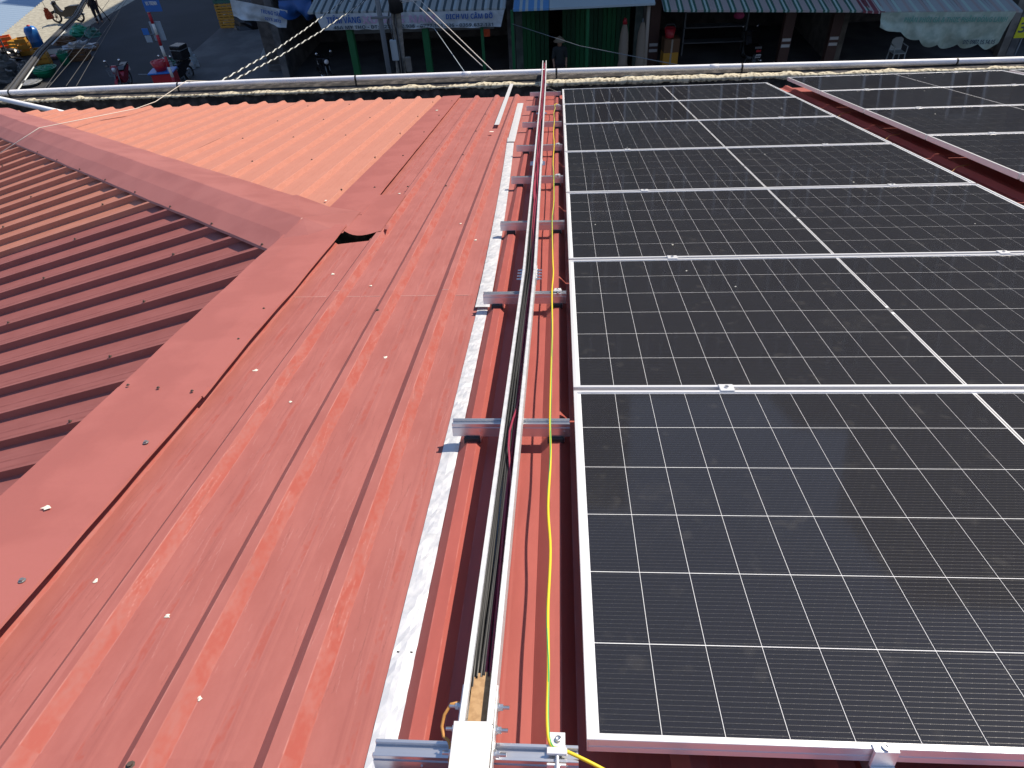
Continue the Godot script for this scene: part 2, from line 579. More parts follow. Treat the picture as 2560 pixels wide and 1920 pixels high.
# a thin bent plate given as rows of points
func plate(rows: Array, seed_ := 1, wave := 0.0, freq := 0.8) -> ArrayMesh:
	var st := st_new()
	var nz := noise(seed_, freq, 2)
	for i in rows.size() - 1:
		var a: Array = rows[i]
		var b: Array = rows[i + 1]
		for j in a.size() - 1:
			var q := []
			for p in [a[j], a[j + 1], b[j + 1], b[j]]:
				q.append(p + Vector3(0, wave * nz.get_noise_3d(p.x * 2, p.y * 2, p.z * 2), 0))
			quad(st, q[0], q[1], q[2], q[3])
	return done(st)

func line_rows(a: Array, b: Array, n: int) -> Array:
	# interpolate between two rows of points
	var out := []
	for i in n + 1:
		var r := []
		for k in a.size():
			r.append(a[k].lerp(b[k], float(i) / n))
		out.append(r)
	return out

func screw_mesh() -> ArrayMesh:
	var st := st_new()
	lathe(st, [Vector2(0.0085, 0.0), Vector2(0.0085, 0.0015), Vector2(0.0048, 0.002), Vector2(0.0048, 0.006), Vector2(0.0, 0.006)], 8)
	return done(st)

func blob_mesh(seed_: int, r: float) -> ArrayMesh:
	var st := st_new()
	var g := RandomNumberGenerator.new()
	g.seed = seed_
	var pts := []
	var n := 9
	for k in n:
		var a := TAU * k / n
		var rr := r * g.randf_range(0.45, 1.15)
		pts.append(Vector3(cos(a) * rr * 1.3, 0.0, sin(a) * rr))
	for k in n:
		tri(st, Vector3(0, 0.0025, 0), pts[k], pts[(k + 1) % n])
	return done(st)

func hip_z(u: float) -> float:
	# rear edge of the hip cap, on the salmon sheets
	return lerpf(-3.483, -7.87, (u + 1.488) / (-6.589 + 1.488))

func build_roof() -> void:
	var b := roof_thing("market_building", "market building with red and salmon ribbed metal roof behind a dark parapet", "building")
	var red := group_part(b, "red_roof")
	red.set_meta("label", "faded red ribbed metal roof running towards the street")
	var c := -0.0555
	var eave := func(_u): return -8.35
	var near := func(_u): return 2.3
	# faded sheets left of the galvanised strip
	part(red, "roof_sheet", ribbed(-1.352, -0.352, c, near, func(_u): return -2.135, 0.0015, 1), M.red_a)
	part(red, "roof_sheet", ribbed(-1.102, -0.352, c, func(_u): return -2.05, eave, 0.0, 2), M.red_b)
	part(red, "roof_sheet", ribbed(-1.352, -1.102, c, func(_u): return -2.05, func(u): return lerpf(-2.872, -2.935, (u + 1.257) / 0.195), 0.0, 3), M.red_b)
	part(red, "roof_sheet", ribbed(-1.352, -1.102, c, func(_u): return -3.22, eave, 0.0, 4), M.red_b)
	# cleaner sheets under the tray and the panels
	for k in 9:
		var u0 := -0.352 + k * 1.0
		part(red, "roof_sheet", ribbed(u0, u0 + 1.0 + (0.09 if k < 8 else 0.0), c, near, func(_u): return -2.135, 0.0016 - 0.0007 * (k % 2), 10 + k), M.red_new)
		part(red, "roof_sheet", ribbed(u0, u0 + 1.0 + (0.09 if k < 8 else 0.0), c, func(_u): return -2.05, eave, 0.0 - 0.0007 * (k % 2), 30 + k), M.red_new)
	# bare edge of the lapped sheets
	for seg in [[-1.262, -1.108], [-1.012, -0.95], [-0.945, -0.858], [-0.762, -0.69], [-0.685, -0.602], [-0.512, -0.45], [-1.069, -1.042], [-0.569, -0.542]]:
		var y := PAN + (0.028 if seg[1] - seg[0] < 0.03 else 0.0)
		var st := st_new()
		bx(st, Vector3(seg[0], y + 0.001, -2.137), Vector3(seg[1], y + 0.0026, -2.1345))
		part(red, "lap_edge", done(st), M.worn_edge)
	# loose flap at the end of the joint flashing, open underneath
	var rows := []
	for i in 13:
		var t := i / 12.0
		var r := []
		for j in 11:
			var s := j / 10.0
			var u := lerpf(-1.285, -1.045, s)
			var z_edge := -3.015 + 0.072 * sin(PI * clampf(s * 1.05, 0, 1)) + 0.02 * s
			var z := lerpf(-3.75, z_edge, t)
			var y := -0.0725 + 0.004 * (1 - t)
			y += t * t * (0.016 * (1 - s) - 0.012 * sin(PI * s))
			r.append(Vector3(u, y, z))
		rows.append(r)
	part(red, "loose_flap", plate(rows), M.flashing)
	var torn := plate([[Vector3(-1.045, -0.0735, -3.12), Vector3(-1.022, -0.0725, -3.10)], [Vector3(-1.03, -0.071, -3.02), Vector3(-1.003, -0.066, -2.995)]])
	part(red, "torn_corner", torn, M.flashing)
	# joint flashing between red and salmon sheets
	part(red, "joint_flashing", plate(line_rows([Vector3(-1.492, -0.0745, -3.3), Vector3(-1.40, -0.072, -3.3), Vector3(-1.232, -0.069, -3.3), Vector3(-1.229, -0.076, -3.3)], [Vector3(-1.482, -0.0745, -8.36), Vector3(-1.40, -0.072, -8.36), Vector3(-1.262, -0.07, -8.36), Vector3(-1.259, -0.077, -8.36)], 30), 5, 0.003), M.flashing)
	# ridge flashing beside the hip roof: two lengths lapped
	var prof_near := [Vector3(-1.60, -0.20, 0), Vector3(-1.578, -0.0585, 0), Vector3(-1.48, -0.0545, 0), Vector3(-1.36, -0.0535, 0), Vector3(-1.246, -0.0560, 0), Vector3(-1.243, -0.062, 0)]
	for seg in [[2.3, -1.26, 0.0015, -0.006], [-1.2, -3.06, 0.0, -0.012]]:
		var a := []
		var e := []
		for p in prof_near:
			a.append(p + Vector3(0, seg[2], seg[0]))
			var skew: float = seg[3] if p.x > -1.3 else 0.0
			e.append(p + Vector3(skew, seg[2], seg[1]))
		part(b, "ridge_flashing", plate(line_rows(a, e, 40), 8, 0.009), M.flashing)
	# closing plate where the flashings meet at the top of the hip
	var st2 := st_new()
	var apex := Vector3(-1.515, -0.012, -3.08)
	var ring := [Vector3(-1.575, -0.068, -2.80), Vector3(-1.40, -0.066, -2.84), Vector3(-1.25, -0.066, -2.95), Vector3(-1.252, -0.064, -3.36), Vector3(-1.492, -0.0675, -3.49), Vector3(-1.80, -0.0665, -3.79), Vector3(-1.95, -0.030, -3.50)]
	for i in ring.size() - 1:
		tri(st2, apex, ring[i], ring[i + 1])
	part(b, "apex_plate", done(st2), M.cap)
	var wall_st := st_new()
	quad(wall_st, Vector3(-1.60, -0.1, 2.3), Vector3(-1.60, -0.1, -2.9), Vector3(-1.60, -1.9, -2.9), Vector3(-1.60, -2.6, 2.3))
	part(b, "side_cladding", done(wall_st), M.cap)

	# salmon sheets
	var sal := group_part(b, "salmon_roof")
	sal.set_meta("label", "old salmon pink ribbed metal roof left of the red sheets")
	for k in 6:
		var u1 := -1.3505 - k * 1.0 + 0.05
		var u0 := u1 - 1.09
		var sag := 0.02 * k
		part(sal, "roof_sheet", ribbed(u0, u1 if k > 0 else -1.40, c, func(u): return minf(hip_z(u) + 0.12, -3.42), func(u): return -8.44 + 0.035 * maxf(0.0, -u - 3.6) , 0.0006 - 0.0007 * (k % 2), 50 + k, 0.002), M.salmon)

	# hip roof falling to the left: ribs run down along d, spaced along e
	var hip := group_part(b, "hip_roof")
	hip.set_meta("label", "side roof of dark red and salmon sheets with ribs crossing the view")
	var d := Vector3(0.9646, 0.2630, 0.0191).normalized()
	var n := Vector3(-0.257, 0.923, 0.286).normalized()
	var e := n.cross(d).normalized()
	var sc := 0.86
	var pivot := Vector3(-0.0453, 1.0978, 0.6806)
	var O := pivot + (Vector3(0, -0.8333, 0) - pivot) * sc
	var step := 0.25 * sc
	var s_zero := 5.061 * sc
	var h1 := pivot + (Vector3(-1.97, -0.314, -3.45) - pivot) * sc - O
	var h2 := pivot + (Vector3(-7.2, -0.362, -8.01) - pivot) * sc - O
	var t_end := func(s: float) -> float:
		var f: float = (s - h1.dot(e)) / (h2.dot(e) - h1.dot(e))
		var hipt: float = lerpf(h1.dot(d), h2.dot(d), f) + 0.08
		var strip: float = (-1.545 - O.x - e.x * s) / d.x
		return minf(hipt, strip)
	var rel := [[-0.010, 0.0], [0.0, 0.036], [0.026, 0.036], [0.038, 0.0], [0.100, 0.0], [0.1045, 0.001], [0.1105, 0.001], [0.115, 0.0], [step - 0.010, 0.0]]
	for sh in range(-4, 5):
		var kf := 2 + sh * 4
		var mesh_st := st_new()
		var nz := noise(200 + sh, 0.8, 2)
		var pr := []
		for k in 4:
			for r in rel:
				pr.append(Vector2(s_zero - step * (kf + 3 - k) + r[0], r[1] - 0.036))
		for i in pr.size() - 1:
			for j in 20:
				var q := []
				var uv := []
				for s in [[i, j], [i + 1, j], [i + 1, j + 1], [i, j + 1]]:
					var p: Vector2 = pr[s[0]]
					var t1: float = t_end.call(p.x)
					var t := lerpf(-8.6, t1, float(s[1]) / 20)
					q.append(O + d * t + e * p.x + n * (p.y + 0.0012 * nz.get_noise_2d(p.x * 3, t) + 0.0008 * (sh % 2)))
					uv.append(Vector2((p.x - s_zero) / sc, t / 4.0))
				quad(mesh_st, q[0], q[1], q[2], q[3], uv[0], uv[1], uv[2], uv[3])
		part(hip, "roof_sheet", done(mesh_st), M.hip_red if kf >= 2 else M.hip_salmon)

	# hip cap between salmon and hip roof
	var ca := Vector3(-1.515, -0.008, -3.07)
	var cb := Vector3(-7.3, -0.008, -8.07)
	var la := pivot + (Vector3(-1.95, -0.308, -3.43) - pivot) * sc + n * 0.006
	var lb := pivot + (Vector3(-9.2, -0.372, -9.76) - pivot) * sc + n * 0.006
	var ba := Vector3(-1.488, -0.066, -3.483)
	var bb := Vector3(-7.35, -0.066, -8.53)
	var cap_rows := []
	for i in range(-2, 41):
		var t := i / 40.0
		var cr := ca.lerp(cb, maxf(t, 0.0))
		var lo := la.lerp(lb, t)
		var bk := ba.lerp(bb, maxf(t, 0.0))
		if t < 0.0:
			cr += Vector3(0.0, -0.05, 0.08) * (-t * 20.0)
			bk += Vector3(0.0, -0.01, 0.06) * (-t * 20.0)
		cap_rows.append([lo + Vector3(-0.006, -0.012, 0.006), lo, lo.lerp(cr, 0.5) + Vector3(-0.012, 0.002, 0.012), cr + Vector3(-0.004, -0.004, 0.004), cr + Vector3(0.004, -0.004, -0.004), bk])
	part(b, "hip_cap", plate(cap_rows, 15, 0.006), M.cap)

	# screws on the purlin lines
	var sm := screw_mesh()
	var spots := []
	for z in [-7.9, -6.88, -5.93, -4.92, -3.94]:
		for k in range(5, 14):
			if k in [5, 6, 8, 10, 12]:
				var u := -0.0555 - k * 0.25 + (0.02 if k == 6 else 0.0)
				if z < hip_z(u) - 0.1:
					spots.append(Vector3(u, RIBTOP + (0.007 if k == 5 else 0.001), z + 0.02 * sin(k * 7.0 + z)))
	for z in [-7.9, -6.9, -5.95, -4.94, -3.97, -1.92]:
		spots.append(Vector3(-0.815, RIBTOP, z))
	spots += [Vector3(-1.08, RIBTOP, -3.97), Vector3(-0.81, RIBTOP, 0.03)]
	for s in spots:
		part(b, "screw", sm, M.screw_dark, s)
	for s in [Vector3(-1.30, -0.053, -1.9), Vector3(-1.29, -0.052, -1.61), Vector3(-1.42, -0.051, -1.24), Vector3(-1.29, -0.052, -1.22), Vector3(-1.54, -0.052, -1.26), Vector3(-1.29, -0.052, -0.92), Vector3(-1.29, -0.052, -0.37)]:
		part(b, "screw", sm, M.screw_steel if s.z > -1.0 else M.screw_dark, s).scale = Vector3.ONE * (1.0 if s.z > -1.0 else 0.7)
	for k in range(-8, 15):
		for tx in [-2.36, -3.43, -4.48, -5.5]:
			if (k + int(tx * 3)) % 2 == 0:
				var s := s_zero - step * k + 0.013
				var t: float = (tx - O.x - e.x * s) / d.x
				if t < t_end.call(s) - 0.2:
					var o := part(b, "screw", sm, M.screw_dark, O + d * t + e * s)
					o.basis = Basis(d, n, d.cross(n)).orthonormalized()
					o.scale = Vector3(1.05, 1.7, 1.05)
	# rivets along the lower edge of the hip cap
	for k in range(-9, 7):
		var s := s_zero - step * k + 0.013
		var f: float = (s - h1.dot(e)) / (h2.dot(e) - h1.dot(e))
		var t: float = lerpf(h1.dot(d), h2.dot(d), f) + 0.02
		if k % 2 == 0:
			part(b, "screw", sm, M.screw_dark, O + d * t + e * s + n * 0.012)
	# worn washer stain round two near screws, bird droppings
	var g := RandomNumberGenerator.new()
	g.seed = 5
	for p in [[-1.40, -0.052, -0.62, 0.011], [-0.96, PAN, -1.23, 0.006], [-1.16, PAN, -0.42, 0.006], [-0.93, PAN, -0.32, 0.007], [-0.76, PAN, -0.12, 0.006], [-0.70, PAN, -1.55, 0.009], [-1.16, PAN, -2.42, 0.010], [-1.17, PAN, -1.45, 0.011], [-0.93, PAN, -2.26, 0.007], [-1.13, PAN, -3.9, 0.010], [-1.55, -0.066, -3.62, 0.011], [-0.52, PAN, -0.75, 0.006], [-0.5, PAN, -2.9, 0.008], [-0.62, PAN, -3.2, 0.008], [-0.66, RIBTOP, -5.9, 0.02], [-1.38, -0.069, -7.2, 0.02]]:
		part(b, "dropping", blob_mesh(int(p[0] * -1000) + int(p[2] * -77), p[3]), M.dropping, Vector3(p[0], p[1] + 0.003, p[2]), Vector3(0, g.randf() * 6, 0))

	build_parapet(b)

func build_parapet(b: Node3D) -> void:
	# upright walls, built in world axes below the roof thing
	var inv := Transform3D(RB, RO).affine_inverse()
	var w := group_part(b, "parapet")
	w.transform = inv
	w.set_meta("label", "dark weathered parapet with crumbling pale mortar edge")
	var st := st_new()
	bx(st, Vector3(-13, 0, -9.45), Vector3(13, 5.765, -9.1))
	part(w, "wall", done(st), M.parapet)
	var s2 := st_new()
	bx(s2, Vector3(-13, 5.50, -9.1), Vector3(13, 5.53, -8.5))
	bx(s2, Vector3(-13, 5.53, -8.53), Vector3(13, 5.60, -8.5))
	part(w, "gutter", done(s2), M.parapet)
	# crumbling mortar along the inner edge
	var nz := noise(301, 1.6, 4)
	var n2 := noise(303, 9.0, 3)
	var sm := st_new(true)
	var prev := []
	var n3 := noise(307, 0.9, 2)
	for i in 1301:
		var x := -13.0 + i * 0.02
		# thickest in the middle of the wall, broken off in places
		var body := 0.08 + 0.75 * exp(-pow((x - 1.2) / 2.2, 2)) + 0.45 * n3.get_noise_1d(x * 1.3)
		var big := clampf(body + 0.55 * nz.get_noise_1d(x * 1.7), 0.0, 1.4)
		var lump := clampf(0.5 + 0.9 * n2.get_noise_1d(x * 0.45), 0.0, 1.3)
		var fine := n2.get_noise_1d(x * 9.0 + 90)
		var hgt := 0.005 + 0.024 * big * (0.6 + lump * 0.5) + 0.004 * fine
		var dep := 0.02 + 0.20 * big * (0.6 + 0.5 * lump)
		var yo := 0.022 * n2.get_noise_1d(x * 1.3 + 40) - 0.02 * big
		var row := [Vector3(x, 5.742 + yo, -9.095), Vector3(x, 5.755 + hgt * 0.5, -9.083 + 0.016 * lump + 0.008 * fine), Vector3(x, 5.762 + hgt, -9.105 - 0.02 * lump), Vector3(x, 5.762 + hgt * (0.85 + 0.2 * fine), -9.12 - dep * 0.8), Vector3(x, 5.760, -9.125 - dep)]
		if i > 0:
			for j in 4:
				quad(sm, prev[j], row[j], row[j + 1], prev[j + 1])
		prev = row
	part(w, "mortar_edge", done(sm), M.mortar)
	# the rest of the hall, so that no light enters below the roof
	var s3 := st_new()
	bx(s3, Vector3(-9.2, 0, 2.35), Vector3(9.2, 7.4, 2.6))
	part(w, "wall", done(s3), M.plaster)
	var s4 := st_new()
	bx(s4, Vector3(8.75, 0, -9.1), Vector3(9.0, 5.6, 2.35))
	part(w, "wall", done(s4), M.plaster)
	var s5 := st_new()
	bx(s5, Vector3(-9.0, 0, -9.1), Vector3(-8.75, 4.2, 2.35))
	part(w, "wall", done(s5), M.plaster)

func build_pipes() -> void:
	var xs := [[-13.0, 5.75], [-8.16, 5.818], [-4.3, 5.853], [-0.68, 5.856], [1.87, 5.842], [6.05, 5.802], [13.0, 5.74]]
	var base := Vector3(0, 5.80, -9.3)
	var t := thing("water_pipe", "long white plastic pipe strapped along the top of the parapet", "pipe", base)
	var pts := []
	for i in xs.size() - 1:
		for k in 6:
			pts.append(Vector3(lerpf(xs[i][0], xs[i + 1][0], k / 6.0), lerpf(xs[i][1], xs[i + 1][1], k / 6.0), -9.3) - base)
	pts.append(Vector3(13.0, 5.74, -9.3) - base)
	part(t, "pipe", tube_mesh(pts, 0.037, 18), M.pvc)
	for x in [-5.45, -2.87, -0.07, 2.42, 5.2, -8.0, 8.0]:
		var y := 5.0
		for i in xs.size() - 1:
			if x >= xs[i][0] and x <= xs[i + 1][0]:
				y = lerpf(xs[i][1], xs[i + 1][1], (x - xs[i][0]) / (xs[i + 1][0] - xs[i][0]))
		var st := st_new()
		tube(st, [Vector3(x - 0.012, y, -9.3) - base, Vector3(x + 0.012, y, -9.3) - base], 0.0405, 16)
		bx(st, Vector3(x - 0.012, y - 0.10, -9.265) - base, Vector3(x + 0.012, y - 0.03, -9.255) - base)
		part(t, "pipe_clip", done(st), M.black_metal)
	for x in [-1.31, 2.05]:
		part(t, "pipe_sleeve", tube_mesh([Vector3(x - 0.06, 5.854 if x < 0 else 5.84, -9.3) - base, Vector3(x + 0.06, 5.854 if x < 0 else 5.84, -9.3) - base], 0.0395, 18), M.pvc)
	var base2 := Vector3(-7.3, 5.6, -8.9)
	var t2 := thing("drain_pipe", "short white pipe slanting off the parapet into the gutter at the far corner", "pipe", base2)
	part(t2, "pipe", tube_mesh([Vector3(-8.9, 5.90, -9.24) - base2, Vector3(-7.95, 5.838, -9.0) - base2, Vector3(-6.98, 5.712, -8.76) - base2, Vector3(-6.6, 5.66, -8.66) - base2], 0.034, 16), M.pvc)
	part(t2, "socket", tube_mesh([Vector3(-6.40, 5.66, -8.63) - base2, Vector3(-6.05, 5.65, -8.62) - base2], 0.045, 14), M.pvc)

# ---------------------------------------------------------------- solar panels
const PL := 2.382
const PW := 1.134
const PITCH := 1.154
var cell_mesh: ArrayMesh

func add_cell(st: SurfaceTool, o: Vector3, w: float, l: float) -> void:
	var t := 0.0003
	var a := o + Vector3(-w / 2, 0, -l / 2)
	var b := o + Vector3(w / 2, 0, -l / 2)
	var c := o + Vector3(w / 2, 0, l / 2)
	var d := o + Vector3(-w / 2, 0, l / 2)
	quad(st, a, b, c, d)
	var dn := Vector3(0, -t, 0)
	for e in [[a, b], [b, c], [c, d], [d, a]]:
		quad(st, e[0], e[0] + dn, e[1] + dn, e[1], Vector2(0.5, 0.01), Vector2(0.5, 0.01), Vector2(0.5, 0.01), Vector2(0.5, 0.01))

func frame_mesh() -> ArrayMesh:
	# hollow section all round: flat lip on top, outer wall, bottom flange
	var st := st_new()
	var lip := 0.0115
	var h := 0.035
	for s in [0, 1]:
		var x0 := 0.0 if s == 0 else PL - lip
		bx(st, Vector3(x0, -0.0065, -PW), Vector3(x0 + lip, 0, 0), 0.0008)
		var xo := 0.0006 if s == 0 else PL - 0.0026
		bx(st, Vector3(xo, -h, -PW + 0.001), Vector3(xo + 0.002, -0.006, -0.001))
		bx(st, Vector3(0.0026 if s == 0 else PL - 0.026, -h, -PW + 0.001), Vector3(0.026 if s == 0 else PL - 0.0026, -h + 0.002, -0.001))
		var z0 := -lip if s == 0 else -PW
		bx(st, Vector3(lip, -0.0065, z0), Vector3(PL - lip, 0.0, z0 + lip), 0.0008)
		var zo := -0.0026 if s == 0 else -PW + 0.0006
		# outer wall with two shallow drawn grooves
		bx(st, Vector3(0.003, -0.0135, zo), Vector3(PL - 0.003, -0.006, zo + 0.002))
		bx(st, Vector3(0.003, -0.0215, zo - (0.001 if s == 0 else -0.001)), Vector3(PL - 0.003, -0.0135, zo + 0.001))
		bx(st, Vector3(0.003, -h, zo), Vector3(PL - 0.003, -0.0215, zo + 0.002))
	return done(st)

func cell_spots() -> Array:
	var out := []
	for half in 2:
		for i in 11:
			var u := 0.0215 + (i + 0.5) * 0.1058 if half == 0 else PL - 0.0215 - (i + 0.5) * 0.1058
			for j in 6:
				out.append(Vector3(u, -0.0042, -0.0135 - (j + 0.5) * 0.1845))
	return out

func make_panel(label: String, p: Vector3, singly: bool, shared: Dictionary) -> Node3D:
	var t := roof_thing("solar_module", label, "solar panel", p, "solar panels on the red roof")
	part(t, "frame", shared.frame, M.alu)
	part(t, "backsheet", shared.back, M.white_sheet)
	if singly:
		for s in shared.spots:
			part(t, "cell", shared.cell, M.cell, s)
	else:
		var o := part(t, "cell_grid", shared.cells, M.cell)
		o.set_meta("kind", "stuff")
	part(t, "busbar_ribbon", shared.ribbon, M.ribbon)
	part(t, "glass", shared.glass, M.glass)
	part(t, "dust_film", shared.dusts[absi(int(p.z * 7 + p.x * 3)) % 3], M.dust)
	var g := RandomNumberGenerator.new()
	g.seed = int(p.x * 100) + int(p.z * -37)
	for i in 3:
		part(t, "dropping", blob_mesh(g.randi() % 999, g.randf_range(0.003, 0.006)), M.dropping, Vector3(g.randf_range(0.1, 2.2), -0.0015, g.randf_range(-1.05, -0.08)), Vector3(0, g.randf() * 6, 0))
	return t

func build_panels() -> void:
	var sh := {}
	sh.frame = frame_mesh()
	sh.back = box_mesh(Vector3(PL - 0.008, 0.0008, PW - 0.008))
	var bst := st_new()
	bx(bst, Vector3(0.004, -0.0062, -PW + 0.004), Vector3(PL - 0.004, -0.0045, -0.004))
	sh.back = done(bst)
	var cst := st_new()
	add_cell(cst, Vector3.ZERO, 0.1046, 0.1825)
	sh.cell = done(cst)
	sh.spots = cell_spots()
	var gst := st_new()
	for s in sh.spots:
		add_cell(gst, s, 0.1046, 0.1825)
	sh.cells = done(gst)
	var rst := st_new()
	for seg in [[-0.02, -0.53], [-0.60, -1.114]]:
		bx(rst, Vector3(PL / 2 - 0.0022, -0.0044, seg[1]), Vector3(PL / 2 + 0.0022, -0.0040, seg[0]))
	bx(rst, Vector3(PL / 2 - 0.005, -0.0044, -0.585), Vector3(PL / 2 + 0.005, -0.0038, -0.545))
	sh.ribbon = done(rst)
	var pst := st_new()
	quad(pst, Vector3(0.010, -0.002, -PW + 0.010), Vector3(PL - 0.010, -0.002, -PW + 0.010), Vector3(PL - 0.010, -0.002, -0.010), Vector3(0.010, -0.002, -0.010))
	sh.glass = done(pst)
	sh.dusts = []
	for k in 3:
		var dst := st_new()
		var o := Vector2(0.31 * k, 0.43 * k)
		quad(dst, Vector3(0.010, -0.0012, -PW + 0.010), Vector3(PL - 0.010, -0.0012, -PW + 0.010), Vector3(PL - 0.010, -0.0012, -0.010), Vector3(0.010, -0.0012, -0.010), o, o + Vector2(1, 0), o + Vector2(1, 0.95), o + Vector2(0, 0.95))
		sh.dusts.append(done(dst))
	var ord := ["nearest", "second", "third", "fourth", "fifth", "sixth", "farthest"]
	for i in 7:
		var label: String = "%s solar panel of the long row beside the cable tray" % ord[i]
		if i > 0 and i < 6:
			label = "%s solar panel from the near end of the row beside the cable tray" % ord[i]
		make_panel(label, Vector3(0, 0, -i * PITCH), i < 4, sh)
	var ord2 := {6: "farthest solar panel of the row across the dark gap", 5: "second farthest solar panel of the row across the dark gap", 4: "third farthest solar panel of the row across the dark gap", 3: "fourth farthest solar panel of the row across the dark gap", 2: "solar panel across the dark gap cut off by the picture edge"}
	for i in [6, 5, 4, 3, 2]:
		make_panel(ord2[i], Vector3(2.605, 0.05, -i * PITCH), false, sh)
	make_panel("solar panel of which only a corner shows at the far picture edge", Vector3(5.06, 0.05, -6 * PITCH), false, sh)
	# mounting rails under the panels, on feet on the ribs
	var names := [[0.485, 0.06, "aluminium mounting rail under the row beside the tray, end showing below the front frame"], [1.907, 0.06, "aluminium mounting rail under the outer half of the row beside the tray"], [3.06, -2.2, "aluminium mounting rail under the row across the dark gap"], [4.48, -2.2, "aluminium mounting rail under the outer half of the row across the gap"], [5.55, -6.85, "aluminium mounting rail under the last panel at the picture edge"]]
	for nm in names:
		var u: float = nm[0]
		var up := 0.05 if u > 2.5 else 0.0
		var t := roof_thing("mounting_rail", nm[2], "rail", Vector3(u, -0.077, nm[1]))
		var z1: float = -8.16 - nm[1]
		var st := st_new()
		bx(st, Vector3(-0.018, 0.006 + up, z1), Vector3(0.018, 0.0415 + up, 0), 0.001)
		part(t, "rail", done(st), M.alu_rail)
		for k in 9:
			var z: float = -k * 1.0 + 0.02 - nm[1]
			if z < 0.0 and z > z1:
				var f := st_new()
				bx(f, Vector3(-0.03, 0.0, z - 0.025), Vector3(0.03, 0.006 + up, z + 0.025))
				part(t, "foot", done(f), M.alu_rail)
	build_clamps()

func clamp_mesh(end: bool) -> ArrayMesh:
	var st := st_new()
	if end:
		bx(st, Vector3(-0.02, -0.038, 0.002), Vector3(0.02, 0.003, 0.008), 0.001)
		bx(st, Vector3(-0.02, 0.0, -0.008), Vector3(0.02, 0.004, 0.008), 0.001)
		bx(st, Vector3(-0.02, -0.040, 0.008), Vector3(0.02, -0.034, 0.035), 0.001)
	else:
		bx(st, Vector3(-0.022, 0.0008, -0.0195), Vector3(0.022, 0.0042, 0.0195), 0.0012)
		bx(st, Vector3(-0.022, -0.03, -0.007), Vector3(0.022, 0.0008, 0.007))
	return done(st)

func build_clamps() -> void:
	var mid := clamp_mesh(false)
	var endm := clamp_mesh(true)
	var bolt := lathe_mesh([Vector2(0.0065, 0.0), Vector2(0.0065, 0.004), Vector2(0.003, 0.004), Vector2(0.003, 0.002), Vector2(0.0, 0.002)], 10, false)
	var ord := ["first", "second", "third", "fourth", "fifth", "sixth"]
	for col in [[0.47, "tray side", "row beside the tray"], [1.907, "outer side", "row beside the tray"], [3.06, "near side", "row beyond"], [4.48, "outer side", "row beyond"]]:
		for i in range(1, 7):
			if col[0] > 2.5 and i < 4:
				continue
			var t := roof_thing("panel_clamp", "small aluminium clamp in the %s panel gap, %s of the %s" % [ord[i - 1], col[1], col[2]], "clamp", Vector3(col[0], 0.05 if col[0] > 2.5 else 0.0, -i * PITCH + 0.01), "clamps between solar panels")
			part(t, "clamp_plate", mid, M.alu)
			part(t, "bolt", bolt, M.steel, Vector3(0, 0.0042, 0))
	for col in [[0.485, 0.0, "small end clamp holding the front frame of the nearest solar panel"], [3.06, -8.058, "small end clamp on the far frame of the row across the gap, near side"], [4.48, -8.058, "small end clamp on the far frame of the row across the gap, outer side"]]:
		var t := roof_thing("panel_clamp", col[2], "clamp", Vector3(col[0], 0.05 if col[0] > 2.5 else 0.0, col[1]), "clamps between solar panels")
		if col[1] < -1:
			t.basis = RB * Basis(Vector3.UP, PI)
		part(t, "clamp_plate", endm, M.alu)
		part(t, "bolt", bolt, M.steel, Vector3(0, 0.004, 0))

# ---------------------------------------------------------------- cable tray and what lies beside it
const TRAY := [[0.75, -0.199], [0.0, -0.186], [-2.09, -0.172], [-4.19, -0.190], [-6.3, -0.208], [-8.4, -0.226], [-10.15, -0.243]]

func tray_u(z: float) -> float:
	for i in TRAY.size() - 1:
		if z <= TRAY[i][0] and z >= TRAY[i + 1][0]:
			return lerpf(TRAY[i][1], TRAY[i + 1][1], (TRAY[i][0] - z) / (TRAY[i][0] - TRAY[i + 1][0]))
	return -0.186

func tray_y(z: float) -> float:
	return -0.018 + maxf(0.0, -z - 8.4) * 0.055

func build_support_rails() -> void:
	var zs := [0.0, -1.003, -1.972, -2.956, -3.955, -4.973, -6.013, -6.976, -8.03]
	var ord := ["nearest", "second", "third", "fourth", "fifth", "sixth", "seventh", "eighth", "farthest"]
	for i in 9:
		var z: float = zs[i]
		var u0 := -0.363 if i < 5 else -0.382
		var t := roof_thing("support_rail", "%s short aluminium rail crossing under the cable tray, counted from the near end" % ord[i], "rail", Vector3(u0, RIBTOP, z), "short rails carrying the cable tray")
		var w := -0.014 - u0
		var st := st_new()
		bx(st, Vector3(0, 0.014, 0.002), Vector3(w, 0.050, 0.028))
		bx(st, Vector3(0, 0.050, 0.0), Vector3(w, 0.059, 0.006), 0.0006)
		bx(st, Vector3(0, 0.050, 0.024), Vector3(w, 0.059, 0.030), 0.0006)
		bx(st, Vector3(0, 0.014, 0.028), Vector3(w, 0.044, 0.030))
		part(t, "rail", done(st), M.alu_rail)
		for c in [-0.3055, -0.0555]:
			var f := st_new()
			bx(f, Vector3(c - u0 - 0.024, -0.012, -0.006), Vector3(c - u0 + 0.024, 0.014, 0.040), 0.003)
			part(t, "foot", done(f), M.rubber)
			var b := st_new()
			bx(b, Vector3(c - u0 + 0.024, -0.004, 0.0), Vector3(c - u0 + 0.027, 0.034, 0.032))
			part(t, "bracket", done(b), M.alu_rail)

